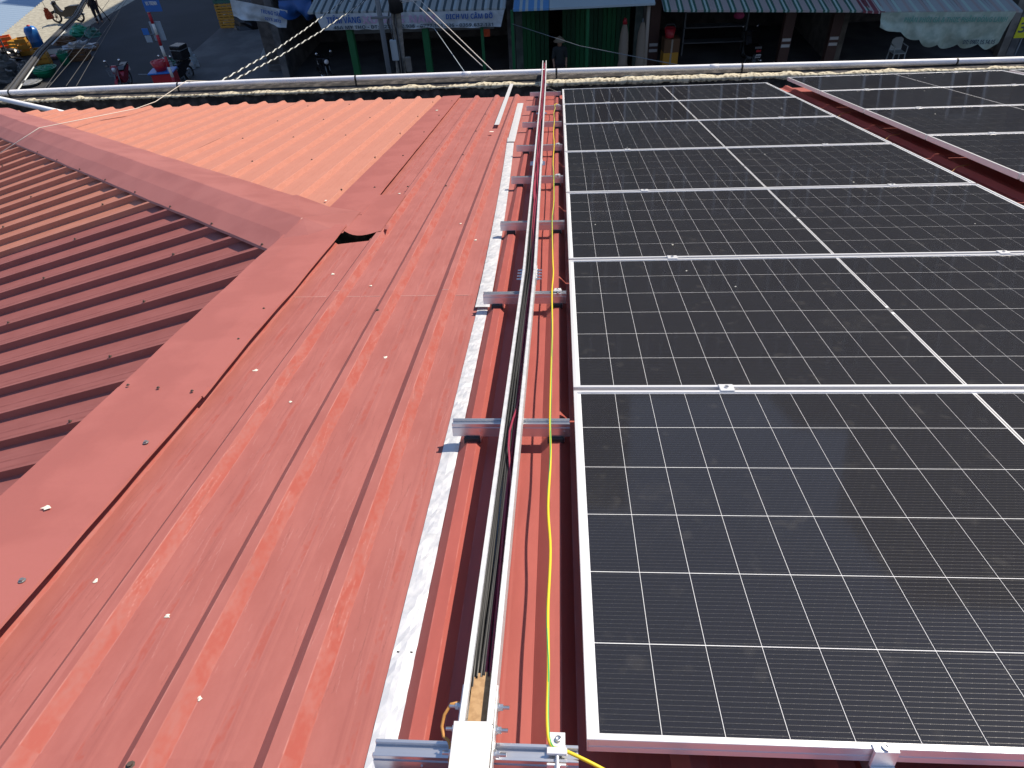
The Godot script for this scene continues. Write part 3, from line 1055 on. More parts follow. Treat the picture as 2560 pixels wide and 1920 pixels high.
func build_tray() -> void:
	var t := roof_thing("cable_tray", "long galvanised cable channel full of cables running to the street edge", "cable tray", Vector3(-0.186, -0.018, 0))
	var off := Vector3(0.186, 0.018, 0)
	for i in TRAY.size() - 1:
		var a := Vector3(TRAY[i][1], tray_y(TRAY[i][0]), TRAY[i][0] - (0.002 if i > 0 else 0.0)) + off
		var b := Vector3(TRAY[i + 1][1], tray_y(TRAY[i + 1][0]), TRAY[i + 1][0]) + off
		var d := (b - a).normalized()
		var side := Vector3.UP.cross(d).normalized()
		var bas := Basis(side, d.cross(side), d)
		var tr := Transform3D(bas, (a + b) / 2)
		var l := (b - a).length()
		var st := st_new()
		for q in [[0.0, 0.00075, 0.058, 0.0015], [-0.02825, 0.025, 0.0015, 0.05], [0.02825, 0.025, 0.0015, 0.05], [-0.0235, 0.0493, 0.011, 0.0015], [0.0235, 0.0493, 0.011, 0.0015], [-0.0187, 0.0463, 0.0015, 0.0075], [0.0187, 0.0463, 0.0015, 0.0075]]:
			obox(st, tr * Transform3D(Basis(), Vector3(q[0], q[1], 0)), Vector3(q[2], q[3], l))
		part(t, "channel", done(st), M.galv)
	# couplers with bolts
	var bolt_st := st_new()
	tube(bolt_st, [Vector3(0, 0, 0), Vector3(0.004, 0, 0)], 0.0075, 8)
	tube(bolt_st, [Vector3(0.004, 0, 0), Vector3(0.010, 0, 0)], 0.0062, 6)
	tube(bolt_st, [Vector3(0.010, 0, 0), Vector3(0.021, 0, 0)], 0.0034, 8)
	var bolt := done(bolt_st)
	for cp in [[-0.005, 3, 0.042], [-2.09, 4, 0.034], [-4.19, 4, 0.030], [-6.3, 2, 0.05], [-8.4, 2, 0.05]]:
		var z: float = cp[0]
		var u := tray_u(z) + 0.186
		for s in [-1.0, 1.0]:
			var st := st_new()
			bx(st, Vector3(u + s * 0.0308 - 0.0012, 0.008, z - 0.075), Vector3(u + s * 0.0308 + 0.0012, 0.042, z + 0.075), 0.0005)
			part(t, "coupler_plate", done(st), M.galv)
			for k in cp[1]:
				var bz: float = z + (k - (cp[1] - 1) / 2.0) * cp[2]
				part(t, "bolt", bolt, M.steel, Vector3(u + s * 0.032, 0.027, bz), Vector3(0, PI if s < 0 else 0.0, 0))
	var lid := st_new()
	bx(lid, Vector3(-0.032, 0.0502, -0.004), Vector3(0.032, 0.0525, 0.75), 0.0006)
	bx(lid, Vector3(-0.0322, 0.044, -0.004), Vector3(-0.0312, 0.0502, 0.75))
	bx(lid, Vector3(0.0312, 0.044, -0.004), Vector3(0.0322, 0.0502, 0.75))
	part(t, "lid", done(lid), M.galv, Vector3(-0.005, 0, 0), Vector3(0, 0.0175, 0))
	# cardboard pushed in under the lid
	var c := roof_thing("cardboard_strip", "torn brown cardboard strip pushed into the near end of the cable tray", "cardboard", Vector3(-0.186, -0.010, 0))
	var cs := st_new()
	for i in 8:
		var x := -0.0175 + i * 0.0044
		bx(cs, Vector3(x, 0.018, -0.105 + 0.006 * sin(i * 2.3) - i * 0.0012), Vector3(x + 0.0044, 0.0205, 0.1))
	bx(cs, Vector3(0.0177, -0.004, -0.098), Vector3(0.0192, 0.0205, 0.1))
	part(c, "cardboard", done(cs), M.card)

func build_cables() -> void:
	var g := RandomNumberGenerator.new()
	g.seed = 77
	for i in 16:
		var red := i >= 10
		var m: Material = M.cable_red if red else M.cable_black
		var o := roof_thing("solar_cable", "dark red solar cable lying in the cable tray" if red else "black solar cable lying in the cable tray", "cable", Vector3(-0.186, -0.0165, 0), "red cables in the cable tray" if red else "black cables in the cable tray")
		var layer := i / 4 if not red else (i - 10) / 3
		var col := (i % 4) if not red else (i - 10) % 3
		var x0 := -0.0225 + col * 0.0066 + (0.003 if layer == 1 else 0.0) if not red else 0.0062 + col * 0.0066
		var nz := noise(900 + i, 0.55, 2)
		var ny := noise(950 + i, 0.7, 2)
		var pts := []
		var n := 150
		for k in n + 1:
			var z := -0.085 - k * (9.95 / n)
			var x := x0 + 0.010 * nz.get_noise_1d(z)
			var y := 0.0105 + layer * 0.0064 + 0.004 * (0.5 + ny.get_noise_1d(z))
			# farther on the red leads lie on top of the black ones
			var f := smoothstep(-1.8, -3.6, z)
			if red:
				x = lerpf(x, -0.014 + (i - 10) * 0.0058 + 0.012 * nz.get_noise_1d(z * 1.4), f)
				y += 0.016 * f
			else:
				x += 0.006 * f
			if i == 15:
				var bump := exp(-pow((z + 0.86) / 0.16, 2))
				x -= 0.022 * bump
				y += 0.017 * bump
			x = clampf(x, -0.0235, 0.0235)
			pts.append(Vector3(tray_u(z) + x + 0.186, tray_y(z) + y + 0.0165, z))
		part(o, "cable", tube_mesh(pts, 0.0033, 7), m)

func build_earth_wire() -> void:
	var w := roof_thing("earth_wire", "yellow and green earth wire running along the support rails", "wire", Vector3(-0.07, -0.018, 0))
	var off := Vector3(0.07, 0.018, 0)
	var pts := []
	var keys := [[0.30, 0.16, -0.070], [0.11, 0.066, -0.050], [0.02, 0.034, -0.022], [-0.036, 0.014, -0.012], [-0.060, 0.004, -0.014], [-0.067, -0.04, -0.0125], [-0.0665, -0.15, -0.010], [-0.069, -0.28, -0.013], [-0.0655, -0.45, -0.010], [-0.0725, -0.60, -0.011], [-0.0685, -0.80, -0.010], [-0.072, -1.0, -0.0125], [-0.071, -1.3, -0.009], [-0.0695, -1.6, -0.011], [-0.0735, -1.95, -0.0125], [-0.069, -2.15, -0.009], [-0.073, -2.35, -0.012], [-0.080, -2.94, -0.0125], [-0.073, -3.3, -0.010], [-0.0775, -3.94, -0.0125], [-0.084, -4.3, -0.010], [-0.0795, -4.96, -0.0125], [-0.088, -5.4, -0.010], [-0.083, -6.0, -0.0125], [-0.090, -6.4, -0.010], [-0.078, -6.75, -0.012], [-0.086, -6.95, -0.0125], [-0.055, -7.02, -0.008]]
	for i in keys.size() - 1:
		for k in 6:
			var a: Array = keys[max(i - 1, 0)]
			var b: Array = keys[i]
			var c: Array = keys[i + 1]
			var d: Array = keys[min(i + 2, keys.size() - 1)]
			var t := k / 6.0
			pts.append(Vector3(b[0], b[2], b[1]).cubic_interpolate(Vector3(c[0], c[2], c[1]), Vector3(a[0], a[2], a[1]), Vector3(d[0], d[2], d[1]), t) + off)
	part(w, "wire", tube_mesh(pts, 0.0031, 10), M.wire_yellow)
	var sp := []
	for i in pts.size():
		var ang := 2.2 + sin(i * 0.16) * 1.6
		sp.append(pts[i] + Vector3(cos(ang), sin(ang), 0) * 0.0018)
	part(w, "green_stripe", tube_mesh(sp, 0.0018, 6), M.wire_green)
	# lugs where the wire is clamped to the rails
	var zs := [[0.0, "on the nearest short rail, with the wire turning off"], [-1.972, "on the third short rail from the near end"], [-3.955, "on the fifth short rail from the near end"], [-4.973, "on the sixth short rail from the near end"], [-6.976, "on the eighth short rail from the near end"]]
	for q in zs:
		var l := roof_thing("earth_lug", "small bright earthing clamp %s" % q[1], "clamp", Vector3(-0.05, -0.018, q[0] + 0.004), "earthing clamps on the short rails")
		var st := st_new()
		bx(st, Vector3(-0.014, 0.0, -0.024), Vector3(0.014, 0.004, 0.010), 0.0008)
		part(l, "plate", done(st), M.alu)
		var s2 := st_new()
		bx(s2, Vector3(-0.017, 0.004, 0.006), Vector3(0.017, 0.010, 0.018), 0.0008)
		bx(s2, Vector3(-0.017, -0.012, 0.030), Vector3(0.015, 0.004, 0.034), 0.0008)
		part(l, "jaw", done(s2), M.alu)
		var s3 := st_new(true)
		lathe(s3, [Vector2(0.0055, 0.004), Vector2(0.0055, 0.0085), Vector2(0.0025, 0.0085), Vector2(0.0, 0.006)], 10, Transform3D(Basis(), Vector3(0.002, 0, -0.010)))
		part(l, "bolt", done(s3), M.steel)
		var s4 := st_new()
		lathe(s4, [Vector2(0.0, 0.044), Vector2(0.006, 0.044), Vector2(0.006, 0.036), Vector2(0.003, 0.034), Vector2(0.003, 0.018), Vector2(0.0, 0.018)], 8, Transform3D(Basis(Vector3.RIGHT, PI / 2), Vector3(0.0, 0.004, 0.0)))
		part(l, "screw", done(s4), M.steel)
	# short jumper between tray and rail
	var j := roof_thing("jumper_wire", "short mustard bonding wire looping from tray bolt to the nearest rail", "wire", Vector3(-0.23, -0.018, 0))
	var jo := Vector3(0.23, 0.018, 0)
	part(j, "wire", tube_mesh([Vector3(-0.222, 0.012, -0.052) + jo, Vector3(-0.236, 0.010, -0.050) + jo, Vector3(-0.247, 0.000, -0.036) + jo, Vector3(-0.2505, -0.012, -0.022) + jo, Vector3(-0.246, -0.019, -0.008) + jo, Vector3(-0.236, -0.017, 0.0) + jo, Vector3(-0.231, -0.014, 0.012) + jo, Vector3(-0.2295, -0.02, 0.034) + jo, Vector3(-0.228, -0.05, 0.042) + jo], 0.0029, 8), M.wire_brown)
	# lead from tray to the last panel, leads hanging in the gap between the panel rows
	var k := roof_thing("panel_lead", "black lead running from tray to the far corner of the panel row", "cable", Vector3(-0.1, -0.03, -8.05))
	part(k, "cable", tube_mesh([Vector3(-0.10, 0.055, 0.10), Vector3(-0.05, 0.05, 0.05), Vector3(0.0, 0.02, 0.03), Vector3(0.07, -0.005, 0.02), Vector3(0.14, -0.02, 0.02)], 0.006, 7), M.cable_black)
	var ord := ["nearest", "second", "third", "farthest"]
	for i in 4:
		var z: float = [-3.0, -4.0, -5.05, -6.1][i]
		var b := roof_thing("loose_lead", "%s thin brown lead crossing the dark gap between the panel rows" % ord[i], "wire", Vector3(2.5, -0.075, z), "thin leads in the gap between the panel rows")
		part(b, "wire", tube_mesh([Vector3(-0.24, 0.0, 0.02), Vector3(-0.12, 0.004, 0.015), Vector3(0.02, 0.002, 0.0), Vector3(0.06, 0.03, -0.03), Vector3(0.15, 0.04, -0.05)], 0.003, 6), M.wire_brown)

func build_strips() -> void:
	var s1 := roof_thing("metal_strip", "near length of bright galvanised strip lying flat left of the cable tray", "metal strip", Vector3(-0.366, PAN, 0), "galvanised strips lying on the roof")
	part(s1, "strip", plate(line_rows([Vector3(-0.029, 0.0045, 2.2), Vector3(-0.014, 0.005, 2.2), Vector3(0.0, 0.0052, 2.2), Vector3(0.014, 0.005, 2.2), Vector3(0.027, 0.0045, 2.2)], [Vector3(-0.029, 0.0045, -2.03), Vector3(-0.017, 0.005, -2.03), Vector3(-0.006, 0.0052, -2.03), Vector3(0.005, 0.005, -2.03), Vector3(0.016, 0.0045, -2.03)], 180), 21, 0.0022, 9.0), M.galv)
	for x in [-0.018, 0.010]:
		part(s1, "rivet_hole", blob_mesh(3, 0.0035), M.black_metal, Vector3(x, 0.0036, -0.24))
	var s2 := roof_thing("metal_strip", "middle length of galvanised strip, its near end lifted over the next", "metal strip", Vector3(-0.372, PAN, -2.0), "galvanised strips lying on the roof")
	var rows := []
	for i in 141:
		var t := i / 140.0
		var u := lerpf(0.0, -0.103, t * (0.55 + 0.45 * t))
		var z := lerpf(0.03, -3.72, t)
		var y := 0.006 + 0.012 * exp(-t * 14.0)
		rows.append([Vector3(u - 0.031, y, z), Vector3(u - 0.015, y + 0.0008, z), Vector3(u, y + 0.001, z), Vector3(u + 0.015, y + 0.0008, z), Vector3(u + 0.031, y, z)])
	part(s2, "strip", plate(rows, 22, 0.0028, 7.0), M.galv)
	var s3 := roof_thing("metal_strip", "far length of galvanised strip beside the tray, bent off line", "metal strip", Vector3(-0.46, PAN, -5.5), "galvanised strips lying on the roof")
	part(s3, "strip", plate(line_rows([Vector3(-0.033, 0.014, 0.0), Vector3(0.0, 0.015, 0.0), Vector3(0.033, 0.014, 0.0)], [Vector3(-0.058, 0.006, -2.25), Vector3(-0.024, 0.007, -2.25), Vector3(0.010, 0.006, -2.25)], 16), 23, 0.004), M.galv)
	var s4 := roof_thing("metal_strip", "loose offcut of galvanised strip lying across the eave to the parapet", "metal strip", Vector3(-0.643, RIBTOP, -6.24), "galvanised strips lying on the roof")
	var st := st_new()
	obox(st, Transform3D(Basis(Vector3.UP, 0.0115), Vector3(-0.018, 0.004, -1.6)), Vector3(0.046, 0.003, 3.2))
	part(s4, "strip", done(st), M.galv)
	# thin cord crossing the hip roof and the salmon sheets
	var c := roof_thing("thin_cord", "thin pale cord stretched over the hip cap and salmon sheets", "cord", Vector3(-5.33, 0.0, -6.33))
	var w := Transform3D(RB, RO).affine_inverse()
	var far1 := w * Vector3(-5.25, 5.93, -9.2)
	var far2 := w * Vector3(-5.35, 5.50, -10.45)
	var o := Vector3(-5.33, 0.0, -6.33)
	part(c, "cord", tube_mesh([Vector3(-6.54, -0.45, -6.66) - o, Vector3(-5.74, -0.20, -6.13) - o, Vector3(-5.34, 0.012, -6.31) - o, Vector3(-5.21, -0.045, -7.9) - o, Vector3(-5.2, -0.03, -8.35) - o, far1 - o, far2 - o], 0.0045, 6), M.cord)

# ---------------------------------------------------------------- street
func build_ground() -> void:
	var st := st_new()
	quad(st, Vector3(-260, 0, -260), Vector3(260, 0, -260), Vector3(260, 0, 120), Vector3(-260, 0, 120))
	structure("street", done(st), M.asphalt)
	var s2 := st_new()
	prism(s2, PackedVector2Array([Vector2(-16.9, -60), Vector2(-16.6, -36), Vector2(-16.4, -31), Vector2(-15.2, -27), Vector2(-12.5, -24.2), Vector2(40, -24.0), Vector2(40, -27.02), Vector2(40, -60)]), 0.0, 0.12, Transform3D(Basis(Vector3.RIGHT, PI / 2), Vector3(0, 0.12, 0)))
	structure("pavement", done(s2), M.paving)
	var s3 := st_new()
	bx(s3, Vector3(-60, 0.0, -75), Vector3(-24.3, 0.004, -33.6))
	structure("yard", done(s3), M.concrete_yard)

func build_shophouse(n: String, label: String, x0: float, x1: float, h: float, wall: Material, z1 := -36.0, shop := true, z0 := -27.0) -> Node3D:
	var t := thing(n, label, "building", Vector3((x0 + x1) / 2, 0, z0))
	var w := (x1 - x0) / 2
	var dep := z1 - z0
	var st := st_new()
	if shop:
		bx(st, Vector3(-w + 0.01, 0.12, -0.3), Vector3(-w + 0.28, 3.3, 0.0))
		bx(st, Vector3(w - 0.28, 0.12, -0.3), Vector3(w - 0.01, 3.3, 0.0))
		bx(st, Vector3(-w + 0.01, 3.3, dep), Vector3(w - 0.01, h, 0.0))
		bx(st, Vector3(-w + 0.01, 0.12, dep), Vector3(-w + 0.15, 3.3, -0.3))
		bx(st, Vector3(w - 0.15, 0.12, dep), Vector3(w - 0.01, 3.3, -0.3))
	else:
		bx(st, Vector3(-w, 0.12, dep), Vector3(w, h, 0.0))
	part(t, "wall", done(st), wall)
	if shop:
		var b := st_new()
		bx(b, Vector3(-w + 0.15, 0.12, -5.2), Vector3(w - 0.15, 3.29, -5.0))
		part(t, "back_wall", done(b), M.wall_inside)
	var c := st_new()
	bx(c, Vector3(-w - 0.05, h, dep - 0.05), Vector3(w + 0.05, h + 0.25, 0.18), 0.02)
	part(t, "cornice", done(c), wall)
	# upper storeys
	var nw := maxi(2, int(w * 2 / 2.3))
	var y := 4.4
	while y < h - 1.8:
		for i in nw:
			var x := -w + (i + 0.5) * (w * 2 / nw)
			var f := st_new()
			bx(f, Vector3(x - 0.62, y - 0.07, 0.0), Vector3(x + 0.62, y, 0.09))
			bx(f, Vector3(x - 0.62, y + 1.5, 0.0), Vector3(x + 0.62, y + 1.57, 0.07))
			bx(f, Vector3(x - 0.62, y, 0.0), Vector3(x - 0.55, y + 1.5, 0.07))
			bx(f, Vector3(x + 0.55, y, 0.0), Vector3(x + 0.62, y + 1.5, 0.07))
			bx(f, Vector3(x - 0.025, y, 0.0), Vector3(x + 0.025, y + 1.5, 0.06))
			var fr := part(t, "window", done(f), M.white_paint)
			for s in [-1, 1]:
				var p := st_new()
				bx(p, Vector3(x + (-0.55 if s < 0 else 0.025), y, 0.0), Vector3(x + (-0.025 if s < 0 else 0.55), y + 1.5, 0.03))
				part(fr, "pane", done(p), M.window_dark)
		y += 3.2
	return t

# striped fabric canopy from an outer edge (a to b) back up to the wall, one mesh for each colour of stripe
func build_canopy(label: String, a: Vector3, b: Vector3, depth: float, rise: float, pattern: Array, stripe: float, group := "striped shop canopies") -> Node3D:
	var t := thing("canopy", label, "canopy", (a + b) / 2, 0.0, group)
	var mid := (a + b) / 2
	var l := (b - a).length()
	var n := int(l / stripe)
	var by := {}
	for i in n:
		var m: Material = pattern[i % pattern.size()]
		if not by.has(m):
			by[m] = st_new()
		var p := a.lerp(b, float(i) / n) - mid
		var q := a.lerp(b, float(i + 1) / n) - mid
		var back := Vector3(0, rise, -depth)
		var sag := Vector3(0, -0.05 - 0.02 * sin(i * 0.7), 0)
		quad(by[m], p, q, q + back * 0.5 + sag, p + back * 0.5 + sag)
		quad(by[m], p + back * 0.5 + sag, q + back * 0.5 + sag, q + back, p + back)
		quad(by[m], p, p + Vector3(0, -0.06, 0.005), q + Vector3(0, -0.06, 0.005), q)
	for m in by:
		part(t, "stripes", done(by[m]), m)
	part(t, "edge_bar", tube_mesh([a - mid + Vector3(0, -0.03, -0.03), b - mid + Vector3(0, -0.03, -0.03)], 0.03, 8), M.grey_steel)
	for s in [a - mid, b - mid]:
		part(t, "arm", tube_mesh([s + Vector3(0, -0.03, -0.03), s + Vector3(0, rise * 0.75, -depth)], 0.022, 6), M.grey_steel)
	return t

func banner_mesh(w: float, h: float, amp: float, seed_: int, scallops := 0, skew := 0.0) -> ArrayMesh:
	var st := st_new(true)
	var nz := noise(seed_, 0.5, 2)
	var nx := 48
	var ny := 10
	for i in nx:
		for j in ny:
			var q := []
			for s in [[i, j], [i + 1, j], [i + 1, j + 1], [i, j + 1]]:
				var fx := float(s[0]) / nx
				var fy := float(s[1]) / ny
				var hh := h
				if scallops > 0:
					hh += 0.16 * absf(sin(PI * scallops * fx)) - 0.08
				if skew > 0.0:
					hh *= lerpf(1.0 - skew, 1.0, smoothstep(0.0, 0.55, fx))
				var x := (fx - 0.5) * w
				var xin := x * (1.0 - 0.045 * fy)
				q.append(Vector3(xin, -fy * hh, amp * fy * nz.get_noise_2d(x * 2.2, fy * 1.5) * 2.0))
			quad(st, q[0], q[1], q[2], q[3])
	return done(st)

func build_shops() -> void:
	build_shophouse("shophouse", "shophouse behind the white gold shop banner with dark open front", -10.9, -1.65, 15.5, M.wall_grey, -41.0)
	build_shophouse("shophouse", "shophouse with green folding shutters under the plain pale canopy", -1.65, 3.05, 22.0, M.wall_green)
	build_shophouse("shophouse", "shophouse with brown tiled pillars under the long pink and mint canopy", 3.05, 10.15, 16.5, M.wall_cream)
	build_shophouse("shophouse", "shophouse behind the scalloped green food banner", 10.15, 16.4, 18.0, M.wall_cream)
	build_shophouse("shophouse", "shophouse at the far picture edge beside the yellow sign", 16.4, 25.0, 27.0, M.wall_grey)
	build_shophouse("rear_building", "tall plain building rising behind the corner gold shop", -10.9, 1.0, 21.0, M.wall_grey, -55.0, false, -41.3)
	# canopies
	var grey := [M.awning_grey, M.awning_grey, M.awning_dark, M.awning_pale, M.awning_grey, M.awning_dark]
	build_canopy("grey striped canopy above the white gold shop banner", Vector3(-8.42, 3.17, -24.3), Vector3(-1.80, 3.06, -24.3), 2.7, 0.55, grey, 0.085)
	build_canopy("blue striped end piece of canopy beside the green shutters", Vector3(-1.52, 3.00, -24.3), Vector3(-0.35, 3.00, -24.3), 2.7, 0.5, [M.awning_blue, M.awning_blue, M.awning_pale, M.awning_blue, M.awning_pale], 0.09)
	build_canopy("plain pale blue canopy above the green shutters", Vector3(-0.33, 3.00, -24.3), Vector3(3.10, 3.02, -24.3), 2.7, 0.5, [M.awning_pale], 0.2)
	build_canopy("long pink and mint striped canopy right of the white post", Vector3(3.42, 2.81, -24.3), Vector3(10.05, 2.55, -24.3), 2.7, 0.5, [M.awning_green, M.awning_mint, M.awning_green, M.awning_pink, M.awning_pink, M.awning_pink], 0.07)
	build_canopy("bunched dark red striped canopy end between two long canopies", Vector3(9.75, 2.56, -24.25), Vector3(10.5, 2.50, -24.25), 2.6, 0.5, [M.awning_red, M.awning_red, M.awning_pink, M.awning_red], 0.05)
	build_canopy("grey and mint canopy above the scalloped green food banner", Vector3(10.32, 2.52, -24.3), Vector3(14.75, 2.38, -24.3), 2.7, 0.5, [M.awning_mint, M.awning_grey, M.awning_grey, M.awning_pink, M.awning_grey], 0.11)
	# banners hung below the canopies
	var b1 := thing("shop_banner", "long white gold shop banner with blue and pink lettering", "banner", Vector3(-4.98, 3.07, -24.22))
	b1.rotation.z = -0.017
	part(b1, "cloth", banner_mesh(6.35, 0.5, 0.05, 401, 0), M.banner_white)
	text_marked(b1, "TIÊM VÀNG", 0.19, M.ink_blue, Vector3(-2.22, -0.19, 0.06), 1.15, [[2, "dot"]])
	text_marked(b1, "XUONG NAM", 0.23, M.ink_pink, Vector3(-0.35, -0.20, 0.06), 2.45, [[1, "horn"], [2, "horn"]])
	text_marked(b1, "DICH VU CÂM DÔ", 0.15, M.ink_blue, Vector3(2.0, -0.15, 0.06), 1.55, [[1, "dot"], [6, "dot"], [9, "grave"], [12, "bar"], [13, "grave"]])
	text_part(b1, "lettering", "45A MY THO - DT: 0273.872.938 - 0777.161.636 - 0359.632.131", 0.10, M.ink_dark, Vector3(0.1, -0.41, 0.06), 5.4)
	var b2 := thing("shop_banner", "pale green scalloped food shop banner sagging at its left end", "banner", Vector3(12.42, 2.44, -24.22))
	b2.rotation.z = -0.03
	part(b2, "cloth", banner_mesh(4.2, 1.05, 0.10, 411, 6, 0.55), M.banner_green)
	text_marked(b2, "PHÂN PHÔI GÀ & THUC PHÂM DÔNG LANH", 0.15, M.ink_teal, Vector3(0.25, -0.20, 0.11), 3.2, [[7, "acute"], [17, "horn"], [17, "dot"], [22, "acute"], [25, "bar"], [31, "dot"]])
	text_part(b2, "lettering", "DT: 0907.15.14.15", 0.13, M.ink_dark, Vector3(1.25, -0.86, 0.14), 1.0)
	var b3 := thing("shop_banner", "creased pale blue printed cloth hung slanting at the corner", "banner", Vector3(-10.3, 3.3, -25.0))
	b3.rotation.z = -0.22
	part(b3, "cloth", banner_mesh(1.95, 0.55, 0.12, 421), M.banner_white)
	text_part(b3, "lettering", "TRUNG TÂM", 0.12, M.ink_blue, Vector3(0.45, -0.16, 0.10), 0.7)
	text_part(b3, "lettering", "0273.3872", 0.09, M.ink_blue, Vector3(0.5, -0.36, 0.12), 0.55)
	var tp := thing("blue_tarpaulin", "crumpled dark blue tarpaulin hanging beside the gold shop canopy", "tarpaulin", Vector3(-9.05, 3.38, -25.1))
	part(tp, "cloth", banner_mesh(1.15, 0.62, 0.30, 431, 2, 0.3), M.tarp_blue)
	var ys := thing("yellow_sign", "yellow sign board at the far picture edge", "sign", Vector3(15.05, 1.6, -24.2))
	part(ys, "board", box_mesh(Vector3(0.6, 0.62, 0.03), 0.004), M.yellow_sign, Vector3(0, 0.30, 0))
	text_part(ys, "lettering", "3", 0.3, M.ink_dark, Vector3(-0.15, 0.3, 0.02))
	part(ys, "post", tube_mesh([Vector3(0, -1.48, -0.04), Vector3(0, 0.5, -0.04)], 0.02, 6), M.grey_steel)
	# columns and posts of the canopies
	var cols := [[-7.15, 3.05, "green canopy column at the left end of the gold shop"], [-4.55, 3.0, "green canopy column in the middle of the gold shop"], [-2.62, 3.0, "slim green canopy column right in the gold shop"], [-1.58, 2.95, "slim green post between the gold shop and the green shutters"], [0.94, 2.95, "green post in front of the green shutters"]]
	for c in cols:
		var p := thing("canopy_column", c[2], "column", Vector3(c[0], 0.12, -24.45), 0.0, "green canopy columns")
		var r := 0.11 if c[0] < -4 else 0.05
		part(p, "shaft", box_mesh(Vector3(r * 2, c[1] - 0.12, r * 2), 0.01), M.green_paint, Vector3(0, (c[1] - 0.12) / 2, 0))
		part(p, "base", box_mesh(Vector3(r * 2.6, 0.12, r * 2.6), 0.01), M.green_dark, Vector3(0, 0.06, 0))
	var wp := thing("canopy_post", "slim white post under the right end of the plain canopy", "post", Vector3(2.92, 0.12, -24.45))
	part(wp, "shaft", tube_mesh([Vector3(0.06, 0, 0), Vector3(0, 2.85, 0)], [0.035, 0.06], 8), M.umbrella_beige)
	part(wp, "base", box_mesh(Vector3(0.18, 0.05, 0.18), 0.005), M.grey_steel, Vector3(0.06, 0.025, 0))
	# valance bar under the gold shop banner
	var vb := thing("shop_beam", "pale beam across the open front of the gold shop", "beam", Vector3(-4.7, 2.35, -25.0))
	part(vb, "beam", box_mesh(Vector3(4.9, 0.16, 0.1), 0.01), M.plastic_grey, Vector3(0, 0, 0))
	for x in [-2.4, 2.4]:
		part(vb, "hanger", box_mesh(Vector3(0.05, 0.9, 0.05)), M.grey_steel, Vector3(x, 0.5, 0))
	# folding shutters of the green shop
	var sh := thing("green_shutters", "green folding metal shutters closed across the shop front", "shutters", Vector3(0.7, 0.12, -27.05))
	for i in 24:
		var x := -2.0 + i * 0.165
		if i in [6, 7, 8]:
			continue
		part(sh, "slat", box_mesh(Vector3(0.155, 2.9, 0.03), 0.006), M.green_paint if (i / 3) % 2 == 0 else M.green_dark, Vector3(x, 1.45, 0.03 * (i % 2)))
	part(sh, "track", box_mesh(Vector3(4.1, 0.1, 0.12)), M.green_dark, Vector3(-0.02, 2.97, 0))
	# tiled pillars with white notices
	for q in [[8.22, "brown tiled shop pillar with two white notices, nearer the pink lantern"], [9.9, "brown tiled shop pillar with two white notices, nearer the plastic chair"], [3.45, "brown tiled shop pillar with two white notices beside the mustard boxes"]]:
		var p := thing("shop_pillar", q[1], "pillar", Vector3(q[0], 0.12, -26.7), 0.0, "tiled shop pillars")
		part(p, "shaft", box_mesh(Vector3(0.36, 2.9, 0.3), 0.01), M.brown_tile, Vector3(0, 1.45, 0))
		for y in [0.98, 0.78]:
			part(p, "notice", box_mesh(Vector3(0.30, 0.10, 0.01)), M.white_paint, Vector3(0, y, 0.156))
	# loose furniture of the shops
	var ch := thing("plastic_chair", "grey green plastic armchair standing in the open shop", "chair", Vector3(12.3, 0.12, -26.6), 0.1)
	part(ch, "seat", box_mesh(Vector3(0.46, 0.04, 0.44), 0.015), M.plastic_pale, Vector3(0, 0.42, 0))
	part(ch, "backrest", prism_mesh([Vector2(-0.22, 0.42), Vector2(0.22, 0.42), Vector2(0.2, 0.80), Vector2(0.1, 0.87), Vector2(-0.1, 0.87), Vector2(-0.2, 0.80)], -0.22, -0.19), M.plastic_pale)
	for x in [-0.2, 0.2]:
		for z in [-0.19, 0.19]:
			part(ch, "leg", tube_mesh([Vector3(x, 0.42, z), Vector3(x * 1.15, 0.0, z * 1.1)], 0.022, 6), M.plastic_pale)
		part(ch, "armrest", tube_mesh([Vector3(x * 1.1, 0.42, 0.18), Vector3(x * 1.15, 0.64, 0.16), Vector3(x * 1.1, 0.66, -0.19)], 0.02, 6), M.plastic_pale)
	for q in [[2.25, 0.0, "closed beige parasol with red tip beside the green shutters"], [2.86, 0.12, "closed beige parasol leaning beside the white post"]]:
		var p := thing("closed_parasol", q[2], "parasol", Vector3(q[0], 0.12, -25.3), 0.0, "closed parasols")
		part(p, "canopy", lathe_mesh([Vector2(0.0, 2.12), Vector2(0.07, 2.05), Vector2(0.14, 1.75), Vector2(0.17, 1.2), Vector2(0.15, 0.85), Vector2(0.20, 0.62), Vector2(0.0, 0.66)], 10), M.umbrella_beige)
		part(p, "pole", tube_mesh([Vector3(0, 0, 0), Vector3(0, 2.2, 0)], 0.025, 6), M.grey_steel)
		if q[1] == 0.0:
			part(p, "tip", lathe_mesh([Vector2(0.0, 2.26), Vector2(0.06, 2.2), Vector2(0.085, 2.05), Vector2(0.0, 2.05)], 8), M.plastic_red)
	var i := 0
	for q in [[0.55, M.crate_yellow, "mustard cardboard box on the shop pavement, lowest of its stack"], [0.98, M.crate_yellow, "mustard cardboard box in the middle of its stack by the pillar"], [1.42, M.board_brown, "brown box topmost of the stack by the pillar"]]:
		var bxx := thing("goods_box", q[2], "box", Vector3(3.98, 0.12 + i * 0.46, -26.0), 0.05 * i, "boxes stacked by the pillar")
		part(bxx, "carton", box_mesh(Vector3(0.55, 0.46, 0.5), 0.01), q[1], Vector3(0, 0.23, 0))
		part(bxx, "tape", box_mesh(Vector3(0.06, 0.44, 0.506)), M.mat_beige, Vector3(0, 0.225, 0))
		i += 1
	var rb := thing("red_bucket", "dark red bucket on top of the stacked boxes by the pillar", "bucket", Vector3(3.92, 1.5, -26.0))
